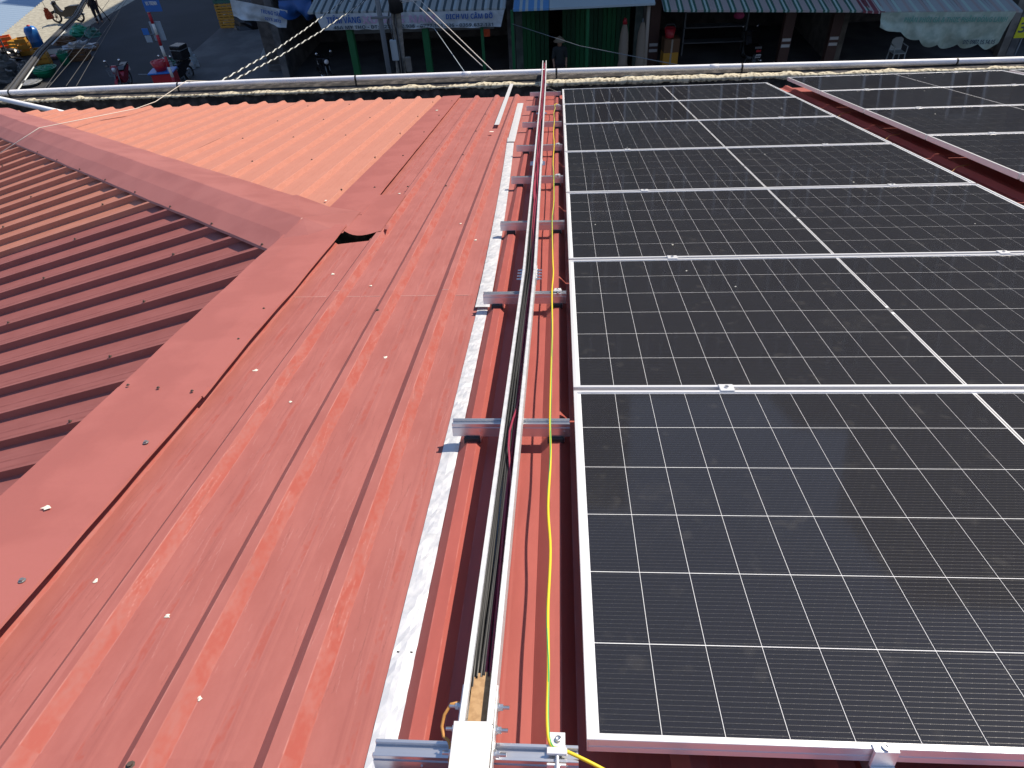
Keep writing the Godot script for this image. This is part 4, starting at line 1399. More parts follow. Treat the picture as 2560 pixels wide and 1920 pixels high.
	part(rb, "bucket", lathe_mesh([Vector2(0.15, 0.0), Vector2(0.2, 0.3), Vector2(0.185, 0.3), Vector2(0.14, 0.02), Vector2(0.0, 0.02)], 12), M.plastic_red)
	part(rb, "handle", tube_mesh([Vector3(-0.2, 0.3, 0), Vector3(-0.12, 0.42, 0), Vector3(0.12, 0.42, 0), Vector3(0.2, 0.3, 0)], 0.008, 5), M.grey_steel)
	var pl := thing("pink_lantern", "round dark pink lantern hanging under the long striped canopy", "lantern", Vector3(6.3, 1.95, -26.2))
	part(pl, "shade", lathe_mesh([Vector2(0.04, 0.26), Vector2(0.15, 0.20), Vector2(0.19, 0.12), Vector2(0.15, 0.04), Vector2(0.04, 0.0)], 12), M.pink_cloth)
	part(pl, "cord", tube_mesh([Vector3(0, 0.26, 0), Vector3(0, 1.2, 0)], 0.006, 5), M.black_metal)
	var st := thing("display_shelf", "pale metal display shelf inside the shop with the long canopy", "shelf", Vector3(6.0, 0.12, -28.6))
	for y in [0.45, 1.0, 1.55]:
		part(st, "shelf_board", box_mesh(Vector3(2.4, 0.04, 0.45)), M.plastic_grey, Vector3(0, y, 0))
	for x in [-1.18, 1.18]:
		part(st, "upright", box_mesh(Vector3(0.05, 1.9, 0.45)), M.grey_steel, Vector3(x, 0.95, 0))
	var oc := thing("orange_cloth", "orange cloth hanging inside the gold shop", "cloth", Vector3(-2.7, 2.1, -26.3))
	part(oc, "cloth", banner_mesh(0.36, 0.42, 0.1, 441), M.cloth_orange)
	part(oc, "hook", tube_mesh([Vector3(0, 0, 0), Vector3(0, 1.2, 0)], 0.008, 5), M.black_metal)

func build_poles() -> void:
	var t := thing("concrete_pole", "leaning concrete utility pole with cables and meter boxes before the gold shop", "pole", Vector3(-5.10, 0, -21.5))
	part(t, "shaft", tube_mesh([Vector3(0, 0, 0), Vector3(0.2, 2.5, 0), Vector3(0.38, 5.2, 0), Vector3(0.5, 8.0, 0)], [0.17, 0.15, 0.135, 0.12], 12), M.pole_concrete)
	for q in [[0.10, 2.46, 0.20, 0.58, M.plastic_pale, "meter_box"], [0.47, 2.12, 0.16, 0.42, M.wall_cream, "meter_box"]]:
		part(t, q[5], box_mesh(Vector3(q[2], q[3], 0.14), 0.015), q[4], Vector3(q[0], q[1] + q[3] / 2, 0.18))
	part(t, "transformer", lathe_mesh([Vector2(0.0, 0.0), Vector2(0.2, 0.02), Vector2(0.22, 0.7), Vector2(0.0, 0.75)], 12), M.black_metal, Vector3(0.33, 3.75, 0.12))
	var g := RandomNumberGenerator.new()
	g.seed = 12
	for i in 7:
		var x := -0.16 + i * 0.06
		part(t, "drop_cable", tube_mesh([Vector3(0.28 + x * 0.5, 4.3, 0.16), Vector3(0.16 + x + g.randf_range(-0.1, 0.1), 3.5, 0.2), Vector3(0.2 + x * 0.5, 2.9, 0.19), Vector3(0.22 + x * 0.3, 1.9, 0.19)], 0.014, 5), M.cable_black if i % 3 else M.plastic_grey)
	part(t, "conduit", tube_mesh([Vector3(0.08, 0.2, 0.17), Vector3(0.22, 2.2, 0.18), Vector3(0.30, 3.9, 0.16)], 0.03, 6), M.wall_cream)
	var s := thing("steel_post", "plain grey steel post left of the concrete utility pole", "post", Vector3(-5.235, 0, -21.5 + 0.35))
	part(s, "shaft", tube_mesh([Vector3(0.0, 0, 0), Vector3(0.0, 7.0, 0)], 0.075, 12), M.grey_steel)
	part(s, "cross_bar", box_mesh(Vector3(0.6, 0.06, 0.06), 0.005), M.plastic_grey, Vector3(0.05, 3.72, 0.1))
	part(s, "base_plate", box_mesh(Vector3(0.3, 0.02, 0.3)), M.grey_steel, Vector3(0, 0.13, 0))
	# sign post with red and white bands
	var p := thing("sign_post", "red and white banded sign post carrying a blue board", "sign post", Vector3(-11.47, 0, -20.0))
	for i in 16:
		var y0 := i * 0.29
		if y0 > 4.4:
			break
		part(p, "band", tube_mesh([Vector3(0, y0, 0), Vector3(0, y0 + 0.29, 0)], 0.042, 10), M.post_red if i % 2 == 0 else M.post_white)
	part(p, "sign_board", box_mesh(Vector3(0.48, 0.62, 0.02), 0.003), M.sign_blue, Vector3(0.2, 4.68, 0.05))
	text_marked(p, "VS TRINH", 0.09, M.post_white, Vector3(0.2, 4.58, 0.064), 0.32, [[5, "dot"]])
	text_part(p, "lettering", "PHÒNG", 0.05, M.plastic_pale, Vector3(0.16, 4.71, 0.064), 0.26)
	part(p, "back_panel", box_mesh(Vector3(0.34, 0.5, 0.015), 0.002), M.sign_grey, Vector3(0.03, 3.85, -0.06))
	part(p, "small_board", box_mesh(Vector3(0.18, 0.17, 0.012), 0.002), M.plastic_blue, Vector3(-0.30, 3.86, 0.0))
	part(p, "small_board", box_mesh(Vector3(0.18, 0.18, 0.012), 0.002), M.sign_grey, Vector3(-0.28, 3.67, 0.01))
	part(p, "bracket", tube_mesh([Vector3(-0.3, 3.76, -0.02), Vector3(0.0, 3.8, -0.02)], 0.012, 5), M.grey_steel)

# two strands laid round each other
func twisted(label: String, keys: Array) -> void:
	var base: Vector3 = keys[0]
	var t := thing("twisted_cable", label, "cable", base, 0.0, "twisted overhead cables")
	var c := Curve3D.new()
	for k in keys:
		c.add_point(k - base)
	var l := c.get_baked_length()
	for s in 2:
		var pts := []
		var n := int(l / 0.035)
		for i in n + 1:
			var p := c.sample_baked(l * i / n, true)
			var a := TAU * (l * i / n) / 0.5 + s * PI
			pts.append(p + Vector3(cos(a), sin(a), 0) * 0.0085)
		part(t, "strand", tube_mesh(pts, 0.0095, 6), M.post_white if s == 0 else M.cable_black)

func wire(n: String, label: String, keys: Array, r: float, m: Material, sag := 0.0, group := "overhead wires") -> void:
	var base: Vector3 = keys[0]
	var t := thing(n, label, "wire", base, 0.0, group)
	var pts := []
	for i in keys.size() - 1:
		for k in 8:
			var f := k / 8.0
			pts.append(keys[i].lerp(keys[i + 1], f) - base - Vector3(0, sag * sin(PI * f), 0))
	pts.append(keys[-1] - base)
	part(t, "wire", tube_mesh(pts, r, 6), m)

func build_wires() -> void:
	twisted("upper of two white twisted cables slanting from parapet to the pole", [Vector3(-5.40, 5.53, -10.2), Vector3(-5.85, 4.9, -14.0), Vector3(-6.13, 4.51, -17.0), Vector3(-6.16, 4.22, -21.0), Vector3(-6.1, 4.3, -26.0)])
	twisted("lower of two white twisted cables slanting from parapet to the pole", [Vector3(-5.30, 5.5, -10.2), Vector3(-5.71, 4.82, -14.0), Vector3(-5.75, 4.46, -17.0), Vector3(-5.52, 4.2, -21.0), Vector3(-5.0, 4.3, -26.0)])
	wire("overhead_wire", "highest of three pale wires rising from the parapet to the utility pole", [Vector3(-1.13, 5.17, -11.5), Vector3(-3.97, 4.14, -21.0), Vector3(-4.75, 4.0, -21.4)], 0.009, M.cord)
	wire("overhead_wire", "middle of three pale wires rising from the parapet to the utility pole", [Vector3(-1.32, 5.27, -11.5), Vector3(-4.20, 4.15, -21.0), Vector3(-4.8, 4.05, -21.4)], 0.008, M.cord)
	wire("overhead_wire", "lowest thin wire of the three from parapet to the utility pole", [Vector3(-1.67, 4.99, -12.0), Vector3(-3.49, 3.66, -20.0), Vector3(-4.6, 3.5, -21.4)], 0.008, M.plastic_pale)
	wire("overhead_wire", "faint wire crossing in front of the green shutters", [Vector3(-1.5, 2.91, -23.0), Vector3(0.47, 3.93, -17.0), Vector3(2.22, 4.69, -13.0)], 0.008, M.grey_steel)
	var nm := ["first", "second", "third", "fourth"]
	var ks := [[Vector3(-9.64, 4.89, -12.0), Vector3(-15.6, 3.33, -24.0)], [Vector3(-9.43, 5.0, -12.0), Vector3(-14.39, 3.83, -24.0)], [Vector3(-9.07, 5.02, -12.0), Vector3(-14.75, 3.48, -24.0)], [Vector3(-8.88, 5.01, -12.0), Vector3(-15.13, 3.13, -24.0)]]
	for i in 4:
		var a: Vector3 = ks[i][0]
		var b: Vector3 = ks[i][1]
		wire("overhead_wire", "%s thin grey wire from the left above the dark road" % nm[i], [a, b, b + (b - a) * 0.8], 0.007, M.cable_grey)
	var bb := thing("cable_bundle", "thick dark overhead cable bundle with pale wrapping above the market goods", "cable", Vector3(-10.14, 4.98, -12.0))
	var o := Vector3(-10.14, 4.98, -12.0)
	var k2 := [Vector3(-9.0, 5.3, -10.0), Vector3(-10.14, 4.98, -12.0), Vector3(-12.95, 4.25, -17.0), Vector3(-14.94, 3.87, -22.0), Vector3(-18.0, 3.6, -29.0)]
	for dx in [[0.0, 0.0, 0.040], [-0.07, 0.02, 0.022], [0.06, -0.03, 0.018]]:
		var pts := []
		for k in k2:
			pts.append(k - o + Vector3(dx[0], dx[1], 0))
		part(bb, "cable", tube_mesh(pts, dx[2], 7), M.cable_grey)
	for q in [[0.02, 0.14], [0.22, 0.55], [0.72, 0.96]]:
		var a: Vector3 = (k2[1] as Vector3).lerp(k2[2], q[0]) if q[1] < 0.6 else (k2[2] as Vector3).lerp(k2[3], (q[0] - 0.6) * 1.6)
		var b: Vector3 = (k2[1] as Vector3).lerp(k2[2], q[1]) if q[1] < 0.6 else (k2[2] as Vector3).lerp(k2[3], (q[1] - 0.6) * 1.6)
		part(bb, "wrapping", tube_mesh([a - o + Vector3(0.09, -0.02, 0), b - o + Vector3(0.09, -0.02, 0)], 0.013, 6), M.post_white)

# ---------------------------------------------------------------- vehicles, people, goods
func motorbike(label: String, at: Vector3, turn: float, paint: Material, rim: Material, box := false, basket := false, plate := "") -> Node3D:
	var t := thing("motorbike", label, "motorbike", at, turn, "parked motorbikes")
	for x in [-0.62, 0.62]:
		var w := group_part(t, "wheel", Vector3(x, 0.29, 0))
		var st := st_new(true)
		var ring := []
		for k in 25:
			ring.append(Vector3(cos(TAU * k / 24), sin(TAU * k / 24), 0) * 0.25)
		tube(st, ring, 0.04, 8, false)
		part(w, "tyre", done(st), M.tyre)
		var r := st_new()
		var r2 := []
		for k in 25:
			r2.append(Vector3(cos(TAU * k / 24), sin(TAU * k / 24), 0) * 0.205)
		tube(r, r2, 0.014, 6, false)
		for k in 6:
			var a := TAU * k / 6
			tube(r, [Vector3.ZERO, Vector3(cos(a), sin(a), 0) * 0.205], 0.011, 5)
		tube(r, [Vector3(0, 0, -0.05), Vector3(0, 0, 0.05)], 0.045, 10)
		part(w, "rim", done(r), rim)
	var b := st_new()
	prism(b, PackedVector2Array([Vector2(-0.82, 0.66), Vector2(-0.86, 0.74), Vector2(-0.55, 0.76), Vector2(-0.1, 0.68), Vector2(0.12, 0.55), Vector2(0.25, 0.60), Vector2(0.40, 0.92), Vector2(0.52, 0.90), Vector2(0.45, 0.55), Vector2(0.30, 0.36), Vector2(0.05, 0.30), Vector2(-0.3, 0.34), Vector2(-0.5, 0.50)]), -0.11, 0.11)
	part(t, "body", done(b), paint)
	part(t, "engine", box_mesh(Vector3(0.4, 0.26, 0.2), 0.05), M.grey_steel, Vector3(-0.02, 0.33, 0))
	part(t, "seat", prism_mesh([Vector2(-0.82, 0.76), Vector2(-0.8, 0.83), Vector2(-0.35, 0.81), Vector2(-0.08, 0.74), Vector2(-0.1, 0.68), Vector2(-0.55, 0.755)], -0.125, 0.125), M.bike_black)
	var f := st_new(true)
	for z in [-0.07, 0.07]:
		tube(f, [Vector3(0.62, 0.29, z), Vector3(0.44, 0.88, z)], 0.022, 7)
	part(t, "fork", done(f), M.grey_steel)
	part(t, "fender", prism_mesh([Vector2(0.32, 0.40), Vector2(0.40, 0.56), Vector2(0.60, 0.62), Vector2(0.80, 0.56), Vector2(0.86, 0.46), Vector2(0.79, 0.53), Vector2(0.60, 0.59), Vector2(0.42, 0.53)], -0.055, 0.055), paint)
	part(t, "headlight", lathe_mesh([Vector2(0.0, 0.07), Vector2(0.06, 0.06), Vector2(0.09, 0.0), Vector2(0.0, -0.02)], 12), M.lens_white, Vector3(0.53, 0.92, 0), Vector3(0, 0, -PI / 2))
	part(t, "cowl", box_mesh(Vector3(0.16, 0.2, 0.26), 0.05), paint, Vector3(0.44, 0.95, 0))
	part(t, "handlebar", tube_mesh([Vector3(0.30, 1.02, -0.34), Vector3(0.40, 1.03, -0.2), Vector3(0.42, 1.0, 0), Vector3(0.40, 1.03, 0.2), Vector3(0.30, 1.02, 0.34)], 0.016, 7), M.bike_black)
	for z in [-1, 1]:
		part(t, "mirror", lathe_mesh([Vector2(0.0, 0.012), Vector2(0.055, 0.008), Vector2(0.05, -0.008), Vector2(0.0, -0.01)], 10), M.chrome, Vector3(0.36, 1.2, z * 0.27), Vector3(0, 0, PI / 2))
		part(t, "mirror_stem", tube_mesh([Vector3(0.38, 1.03, z * 0.18), Vector3(0.37, 1.2, z * 0.26)], 0.007, 5), M.bike_black)
	part(t, "exhaust", tube_mesh([Vector3(0.05, 0.24, 0.14), Vector3(-0.4, 0.27, 0.15), Vector3(-0.85, 0.36, 0.16)], [0.025, 0.04, 0.045], 8), M.chrome)
	part(t, "footrest", tube_mesh([Vector3(0.05, 0.27, -0.28), Vector3(0.05, 0.27, 0.28)], 0.014, 6), M.bike_black)
	part(t, "stand", tube_mesh([Vector3(-0.12, 0.28, -0.1), Vector3(-0.16, 0.0, -0.24)], 0.012, 5), M.grey_steel)
	part(t, "tail_light", box_mesh(Vector3(0.04, 0.08, 0.18), 0.01), M.plastic_red, Vector3(-0.87, 0.70, 0))
	part(t, "number_plate", box_mesh(Vector3(0.01, 0.14, 0.19), 0.002), M.white_paint, Vector3(-0.91, 0.54, 0), Vector3(0, 0, 0.25))
	if plate != "":
		text_part(t, "lettering", plate, 0.05, M.ink_dark, Vector3(-0.922, 0.535, 0), 0.16, Basis(Vector3.UP, -PI / 2))
	if box:
		part(t, "delivery_box", box_mesh(Vector3(0.5, 0.52, 0.5), 0.03), M.bike_black, Vector3(-0.55, 1.12, 0))
		part(t, "box_strap", box_mesh(Vector3(0.51, 0.03, 0.506)), M.plastic_grey, Vector3(-0.55, 1.22, 0))
	if basket:
		var s := st_new()
		for k in 6:
			var y := 0.78 + k * 0.045
			var w := 0.13 + k * 0.008
			tube(s, [Vector3(0.56, y, -w), Vector3(0.84, y, -w), Vector3(0.84, y, w), Vector3(0.56, y, w), Vector3(0.56, y, -w)], 0.005, 4, false)
		for k in 7:
			var z := -0.14 + k * 0.047
			tube(s, [Vector3(0.58, 0.78, z * 0.85), Vector3(0.84, 0.78, z * 0.85), Vector3(0.86, 1.03, z * 1.15)], 0.004, 4)
		part(t, "basket", done(s), M.grey_steel)
	return t

# body as one surface: tapered limbs joined by a smooth minimum, meshed as surface nets
func body_mesh(bones: Array, cell: float) -> ArrayMesh:
	var lo := Vector3(1e9, 1e9, 1e9)
	var hi := -lo
	for b in bones:
		for e in [[b[0], b[2]], [b[1], b[3]]]:
			var r: float = e[1] + cell * 2
			lo = lo.min(e[0] - Vector3(r, r, r))
			hi = hi.max(e[0] + Vector3(r, r, r))
	var n := Vector3i(((hi - lo) / cell).ceil()) + Vector3i.ONE
	var v := PackedFloat32Array()
	v.resize(n.x * n.y * n.z)
	for z in n.z:
		for y in n.y:
			for x in n.x:
				var p := lo + Vector3(x, y, z) * cell
				var d := 1.0
				for b in bones:
					var ab: Vector3 = b[1] - b[0]
					var t := clampf((p - b[0]).dot(ab) / maxf(ab.length_squared(), 1e-9), 0, 1)
					var dd: float = (p - (b[0] + ab * t)).length() - lerpf(b[2], b[3], t)
					var h := maxf(0.035 - absf(d - dd), 0.0) / 0.035
					d = minf(d, dd) - h * h * 0.035 * 0.25
				v[x + n.x * (y + n.y * z)] = d
	var at := {}
	var pts := []
	for z in n.z - 1:
		for y in n.y - 1:
			for x in n.x - 1:
				var sum := Vector3.ZERO
				var cnt := 0
				for e in [[0, 0, 0, 1, 0, 0], [0, 1, 0, 1, 1, 0], [0, 0, 1, 1, 0, 1], [0, 1, 1, 1, 1, 1], [0, 0, 0, 0, 1, 0], [1, 0, 0, 1, 1, 0], [0, 0, 1, 0, 1, 1], [1, 0, 1, 1, 1, 1], [0, 0, 0, 0, 0, 1], [1, 0, 0, 1, 0, 1], [0, 1, 0, 0, 1, 1], [1, 1, 0, 1, 1, 1]]:
					var a := v[x + e[0] + n.x * (y + e[1] + n.y * (z + e[2]))]
					var b := v[x + e[3] + n.x * (y + e[4] + n.y * (z + e[5]))]
					if (a < 0) != (b < 0):
						sum += Vector3(x + e[0], y + e[1], z + e[2]).lerp(Vector3(x + e[3], y + e[4], z + e[5]), a / (a - b))
						cnt += 1
				if cnt:
					at[Vector3i(x, y, z)] = pts.size()
					pts.append(lo + sum / cnt * cell)
	var st := st_new(true)
	var ax := [Vector3i(1, 0, 0), Vector3i(0, 1, 0), Vector3i(0, 0, 1)]
	for c in at:
		for i in 3:
			var a: Vector3i = c
			var b: Vector3i = c + ax[i]
			if b.x >= n.x or b.y >= n.y or b.z >= n.z:
				continue
			var va := v[a.x + n.x * (a.y + n.y * a.z)]
			var vb := v[b.x + n.x * (b.y + n.y * b.z)]
			if (va < 0) == (vb < 0):
				continue
			var u: Vector3i = ax[(i + 1) % 3]
			var w: Vector3i = ax[(i + 2) % 3]
			if not (at.has(c - u) and at.has(c - w) and at.has(c - u - w)):
				continue
			var q := [pts[at[c]], pts[at[c - u]], pts[at[c - u - w]], pts[at[c - w]]]
			if va > 0:
				q.reverse()
			quad(st, q[0], q[1], q[2], q[3])
	return done(st)

func person(label: String, at: Vector3, turn: float, shirt: Material, trousers: Material, hat: bool) -> void:
	var t := thing("person", label, "person", at, turn)
	var bones := [[Vector3(0, 1.60, 0.01), Vector3(0, 1.52, 0.02), 0.085, 0.075], [Vector3(0, 1.48, 0), Vector3(0, 1.38, 0), 0.05, 0.06], [Vector3(-0.13, 1.36, 0), Vector3(0.13, 1.36, 0), 0.085, 0.085], [Vector3(0, 1.30, 0), Vector3(0, 0.95, 0), 0.135, 0.13], [Vector3(-0.08, 0.90, 0), Vector3(0.08, 0.90, 0), 0.115, 0.115]]
	for s in [-1, 1]:
		bones += [[Vector3(s * 0.19, 1.36, 0), Vector3(s * 0.24, 1.08, 0.02), 0.055, 0.045], [Vector3(s * 0.24, 1.08, 0.02), Vector3(s * 0.22, 0.84, 0.10), 0.042, 0.032], [Vector3(s * 0.22, 0.82, 0.11), Vector3(s * 0.215, 0.74, 0.13), 0.034, 0.022], [Vector3(s * 0.09, 0.88, 0), Vector3(s * 0.10, 0.48, 0.02), 0.09, 0.062], [Vector3(s * 0.10, 0.48, 0.02), Vector3(s * 0.11, 0.08, -0.01), 0.06, 0.042], [Vector3(s * 0.11, 0.045, -0.03), Vector3(s * 0.12, 0.035, 0.13), 0.042, 0.034]]
	part(t, "body", body_mesh(bones, 0.026), M.skin)
	var sh := [[Vector3(-0.13, 1.36, 0), Vector3(0.13, 1.36, 0), 0.098, 0.098], [Vector3(0, 1.32, 0), Vector3(0, 0.92, 0), 0.15, 0.15]]
	for s in [-1, 1]:
		sh += [[Vector3(s * 0.19, 1.36, 0), Vector3(s * 0.24, 1.08, 0.02), 0.068, 0.06]]
	part(t, "shirt", body_mesh(sh, 0.03), shirt)
	var tr := [[Vector3(-0.08, 0.92, 0), Vector3(0.08, 0.92, 0), 0.13, 0.13]]
	for s in [-1, 1]:
		tr += [[Vector3(s * 0.09, 0.88, 0), Vector3(s * 0.10, 0.48, 0.02), 0.105, 0.078], [Vector3(s * 0.10, 0.48, 0.02), Vector3(s * 0.11, 0.12, -0.01), 0.075, 0.065]]
	part(t, "trousers", body_mesh(tr, 0.03), trousers)
	part(t, "hair", lathe_mesh([Vector2(0.0, 1.70), Vector2(0.06, 1.685), Vector2(0.094, 1.63), Vector2(0.095, 1.57), Vector2(0.085, 1.52)], 12), M.bike_black, Vector3(0, 0, -0.014))
	if hat:
		part(t, "hat", lathe_mesh([Vector2(0.0, 1.80), Vector2(0.10, 1.72), Vector2(0.22, 1.60), Vector2(0.20, 1.60), Vector2(0.0, 1.74)], 16), M.straw)

func crate(label: String, at: Vector3, turn: float, m: Material, size: Vector3, group := "plastic crates at the market stall") -> Node3D:
	var t := thing("plastic_crate", label, "crate", at, turn, group)
	var h := size / 2
	part(t, "bottom", box_mesh(Vector3(size.x, 0.02, size.z)), m, Vector3(0, 0.01, 0))
	for s in [-1, 1]:
		var a := st_new()
		for k in 3:
			bx(a, Vector3(-h.x, 0.02 + k * size.y * 0.34, s * h.z - 0.012), Vector3(h.x, 0.02 + k * size.y * 0.34 + size.y * 0.24, s * h.z + 0.012))
		for k in 4:
			bx(a, Vector3(-h.x + k * size.x / 3 - 0.02, 0.02, s * h.z - 0.009), Vector3(-h.x + k * size.x / 3 + 0.02, size.y * 0.93, s * h.z + 0.009))
		part(t, "side", done(a), m)
		var b := st_new()
		for k in 3:
			bx(b, Vector3(s * h.x - 0.011, 0.021 + k * size.y * 0.34, -h.z + 0.012), Vector3(s * h.x + 0.011, 0.021 + k * size.y * 0.34 + size.y * 0.24, h.z - 0.012))
		part(t, "end", done(b), m)
	return t

func tub(n: String, label: String, at: Vector3, r: float, h: float, m: Material, fill: Material, group := "tubs and baskets of market goods") -> void:
	var t := thing(n, label, "tub", at, 0.0, group)
	part(t, "tub", lathe_mesh([Vector2(0.0, 0.012), Vector2(r * 0.72, 0.0), Vector2(r * 0.98, h * 0.95), Vector2(r * 1.05, h), Vector2(r * 0.95, h), Vector2(r * 0.7, 0.03), Vector2(0.0, 0.03)], 18), m)
	part(t, "contents", lump_mesh(int(at.x * 100 + at.z * 31), Vector3(r * 0.9, h * 0.5, r * 0.9)), fill, Vector3(0, h * 0.7, 0))

# a crumpled mound: bags, goods in a tub
func lump_mesh(seed_: int, size: Vector3, rough := 0.35) -> ArrayMesh:
	var st := st_new()
	var nz := noise(seed_, 1.6, 3)
	var rows := 9
	var cols := 16
	var g := func(i: int, j: int) -> Vector3:
		var a := PI * 0.5 * i / rows
		var b := TAU * (j % cols) / cols
		var d := Vector3(cos(b) * cos(a), sin(a), sin(b) * cos(a))
		var k := 1.0 + rough * nz.get_noise_3dv(d * 1.7) + rough * 0.5 * nz.get_noise_3dv(d * 5.0)
		return d * size * k
	for i in rows:
		for j in cols:
			quad(st, g.call(i, j), g.call(i, j + 1), g.call(i + 1, j + 1), g.call(i + 1, j))
	return done(st)

func bag(label: String, at: Vector3, size: Vector3, m: Material, knot := true) -> void:
	var t := thing("plastic_bag", label, "bag", at, 0.0, "filled plastic bags")
	part(t, "bag", lump_mesh(int(at.x * 77 + at.z * 13), size), m)
	if knot:
		part(t, "knot", lathe_mesh([Vector2(0.05, -0.05), Vector2(0.025, 0.02), Vector2(0.07, 0.10), Vector2(0.0, 0.08)], 8), m, Vector3(0, size.y * 0.98, 0))

func build_market() -> void:
	motorbike("dark motorbike with bronze wheels parked side on in the sunny yard", Vector3(-25.75, 0.004, -37.6), PI, M.bike_black, M.rim_bronze)
	motorbike("black motorbike with a big delivery box standing on the dark road", Vector3(-15.3, 0, -27.3), -PI / 2 - 0.25, M.bike_black, M.grey_steel, true)
	motorbike("red motorbike with wire front basket on the dark road", Vector3(-17.45, 0, -27.0), -PI / 2 + 0.2, M.bike_red, M.grey_steel, false, true)
	motorbike("motorbike parked tail out in the shop with its number plate showing", Vector3(7.15, 0.12, -27.2), PI / 2 + 0.1, M.bike_black, M.grey_steel, false, false, "63-B1 2418")
	motorbike("motorbike at the gold shop of which only the handlebar clears the parapet", Vector3(-9.0, 0.12, -26.6), -PI / 2 + 0.5, M.bike_black, M.grey_steel)
	person("person in dark clothes standing beside the parked motorbike in the yard", Vector3(-24.0, 0.004, -37.4), 0.5, M.cloth_dark, M.cloth_dark, false)
	person("person in a straw hat standing in front of the green shutters", Vector3(0.0, 0.12, -25.2), 0.2, M.cloth_grey, M.cloth_dark, true)
	# parasol pole in the yard
	var pp := thing("market_parasol", "red market parasol on a thin black pole in the yard", "parasol", Vector3(-23.55, 0.004, -37.6))
	part(pp, "pole", tube_mesh([Vector3(0, 0, 0), Vector3(-0.75, 1.75, 0)], 0.025, 6), M.black_metal)
	part(pp, "canopy", lathe_mesh([Vector2(0.0, 0.42), Vector2(0.28, 0.34), Vector2(0.60, 0.16), Vector2(0.85, 0.0), Vector2(0.82, -0.01), Vector2(0.0, 0.38)], 10), M.cloth_orange, Vector3(-0.72, 1.45, 0), Vector3(0, 0, 0.35))
	# blue corrugated stall roof
	var sr := thing("stall_roof", "blue grey corrugated stall roof at the top picture corner", "stall", Vector3(-23.5, 0, -29.5))
	var st := st_new(true)
	var rows := 90
	for i in rows:
		var z0 := -31.6 + i * (6.1 / rows)
		var z1 := -31.6 + (i + 1) * (6.1 / rows)
		var r0 := lerpf(-22.15, -20.5, (z0 + 31.6) / 6.1)
		var r1 := lerpf(-22.15, -20.5, (z1 + 31.6) / 6.1)
		var y0 := 2.5 + 0.022 * sin(i * PI / 2)
		var y1 := 2.5 + 0.022 * sin((i + 1) * PI / 2)
		var o := Vector3(23.5, 0, 29.5)
		quad(st, Vector3(-28.5, y0 + 0.7, z0) + o, Vector3(r0, y0, z0) + o, Vector3(r1, y1, z1) + o, Vector3(-28.5, y1 + 0.7, z1) + o)
	part(sr, "roof", done(st), M.sheet_blue)
	for q in [[-25.2, -31.4, 2.8], [-24.9, -25.7, 2.75], [-28.2, -31.3, 3.1], [-28.2, -26.0, 3.1]]:
		part(sr, "post", tube_mesh([Vector3(q[0] + 23.5, 0, q[1] + 29.5), Vector3(q[0] + 23.5, q[2], q[1] + 29.5)], 0.035, 7), M.grey_steel)
	for q in [["orange cloth bag hanging from the stall roof corner", Vector3(-22.75, 1.55, -31.9), Vector3(0.16, 0.42, 0.16)], ["orange cloth bag hanging higher behind the stall roof corner", Vector3(-23.9, 2.0, -33.4), Vector3(0.16, 0.4, 0.16)]]:
		var cl := thing("hanging_bag", q[0], "bag", q[1], 0.0, "orange bags hanging at the stall")
		part(cl, "bag", lump_mesh(int(q[1].z * 10), q[2]), M.cloth_orange)
		part(cl, "string", tube_mesh([Vector3(0, 0.4, 0), Vector3(0, 1.2, 0)], 0.008, 5), M.black_metal)
	# crates and tubs on the ground
	crate("orange plastic crate tipped behind the yellow crate by the stall", Vector3(-26.6, 0, -33.4), 0.6, M.crate_orange, Vector3(0.62, 0.55, 0.45))
	crate("yellow orange plastic crate with open slots by the stall", Vector3(-25.75, 0, -33.2), -0.1, M.crate_yellow, Vector3(0.75, 0.42, 0.5))
	crate("mustard crate standing left of the blue barrel", Vector3(-24.9, 0, -32.3), 0.3, M.crate_yellow, Vector3(0.42, 0.75, 0.42))
	crate("mustard crate in front of the blue barrel, upper of two", Vector3(-23.5, 0.0, -31.2), 0.2, M.crate_yellow, Vector3(0.46, 0.55, 0.42))
	crate("mustard crate in front of the green tub", Vector3(-22.75, 0, -30.2), 0.35, M.crate_yellow, Vector3(0.50, 0.62, 0.42))
	var bb := thing("blue_barrel", "bright blue plastic barrel between the crates", "barrel", Vector3(-24.75, 0, -33.0))
	part(bb, "barrel", lathe_mesh([Vector2(0.0, 0.0), Vector2(0.25, 0.0), Vector2(0.29, 0.12), Vector2(0.29, 0.35), Vector2(0.305, 0.38), Vector2(0.29, 0.41), Vector2(0.29, 0.85), Vector2(0.22, 0.98), Vector2(0.12, 1.02), Vector2(0.0, 1.02)], 16), M.plastic_blue)
	part(bb, "cap", lathe_mesh([Vector2(0.07, 1.02), Vector2(0.07, 1.07), Vector2(0.0, 1.07)], 10), M.plastic_red)
	tub("green_tub", "wide green plastic tub in front of the mustard crates", Vector3(-22.1, 0, -29.1), 0.50, 0.32, M.plastic_green, M.plastic_green)
	tub("fish_basket", "round basket heaped with silver fish at the road edge", Vector3(-22.15, 0, -28.0), 0.45, 0.12, M.plastic_grey, M.fish)
	tub("pink_basin", "small pink basin between the mustard crate and the green bucket", Vector3(-23.05, 0, -31.5), 0.20, 0.14, M.plastic_pink, M.plastic_pink)
	tub("green_bucket", "green plastic bucket beside the brown crate", Vector3(-22.05, 0, -30.6), 0.24, 0.48, M.plastic_green, M.bag_green)
	tub("green_tub", "flat green basin at the rim of the pile of bags", Vector3(-25.7, 0, -32.5), 0.5, 0.10, M.plastic_green, M.bag_grey)
	crate("brown wooden crate behind the green bucket", Vector3(-21.7, 0, -31.2), 0.15, M.board_brown, Vector3(0.75, 0.4, 0.5))
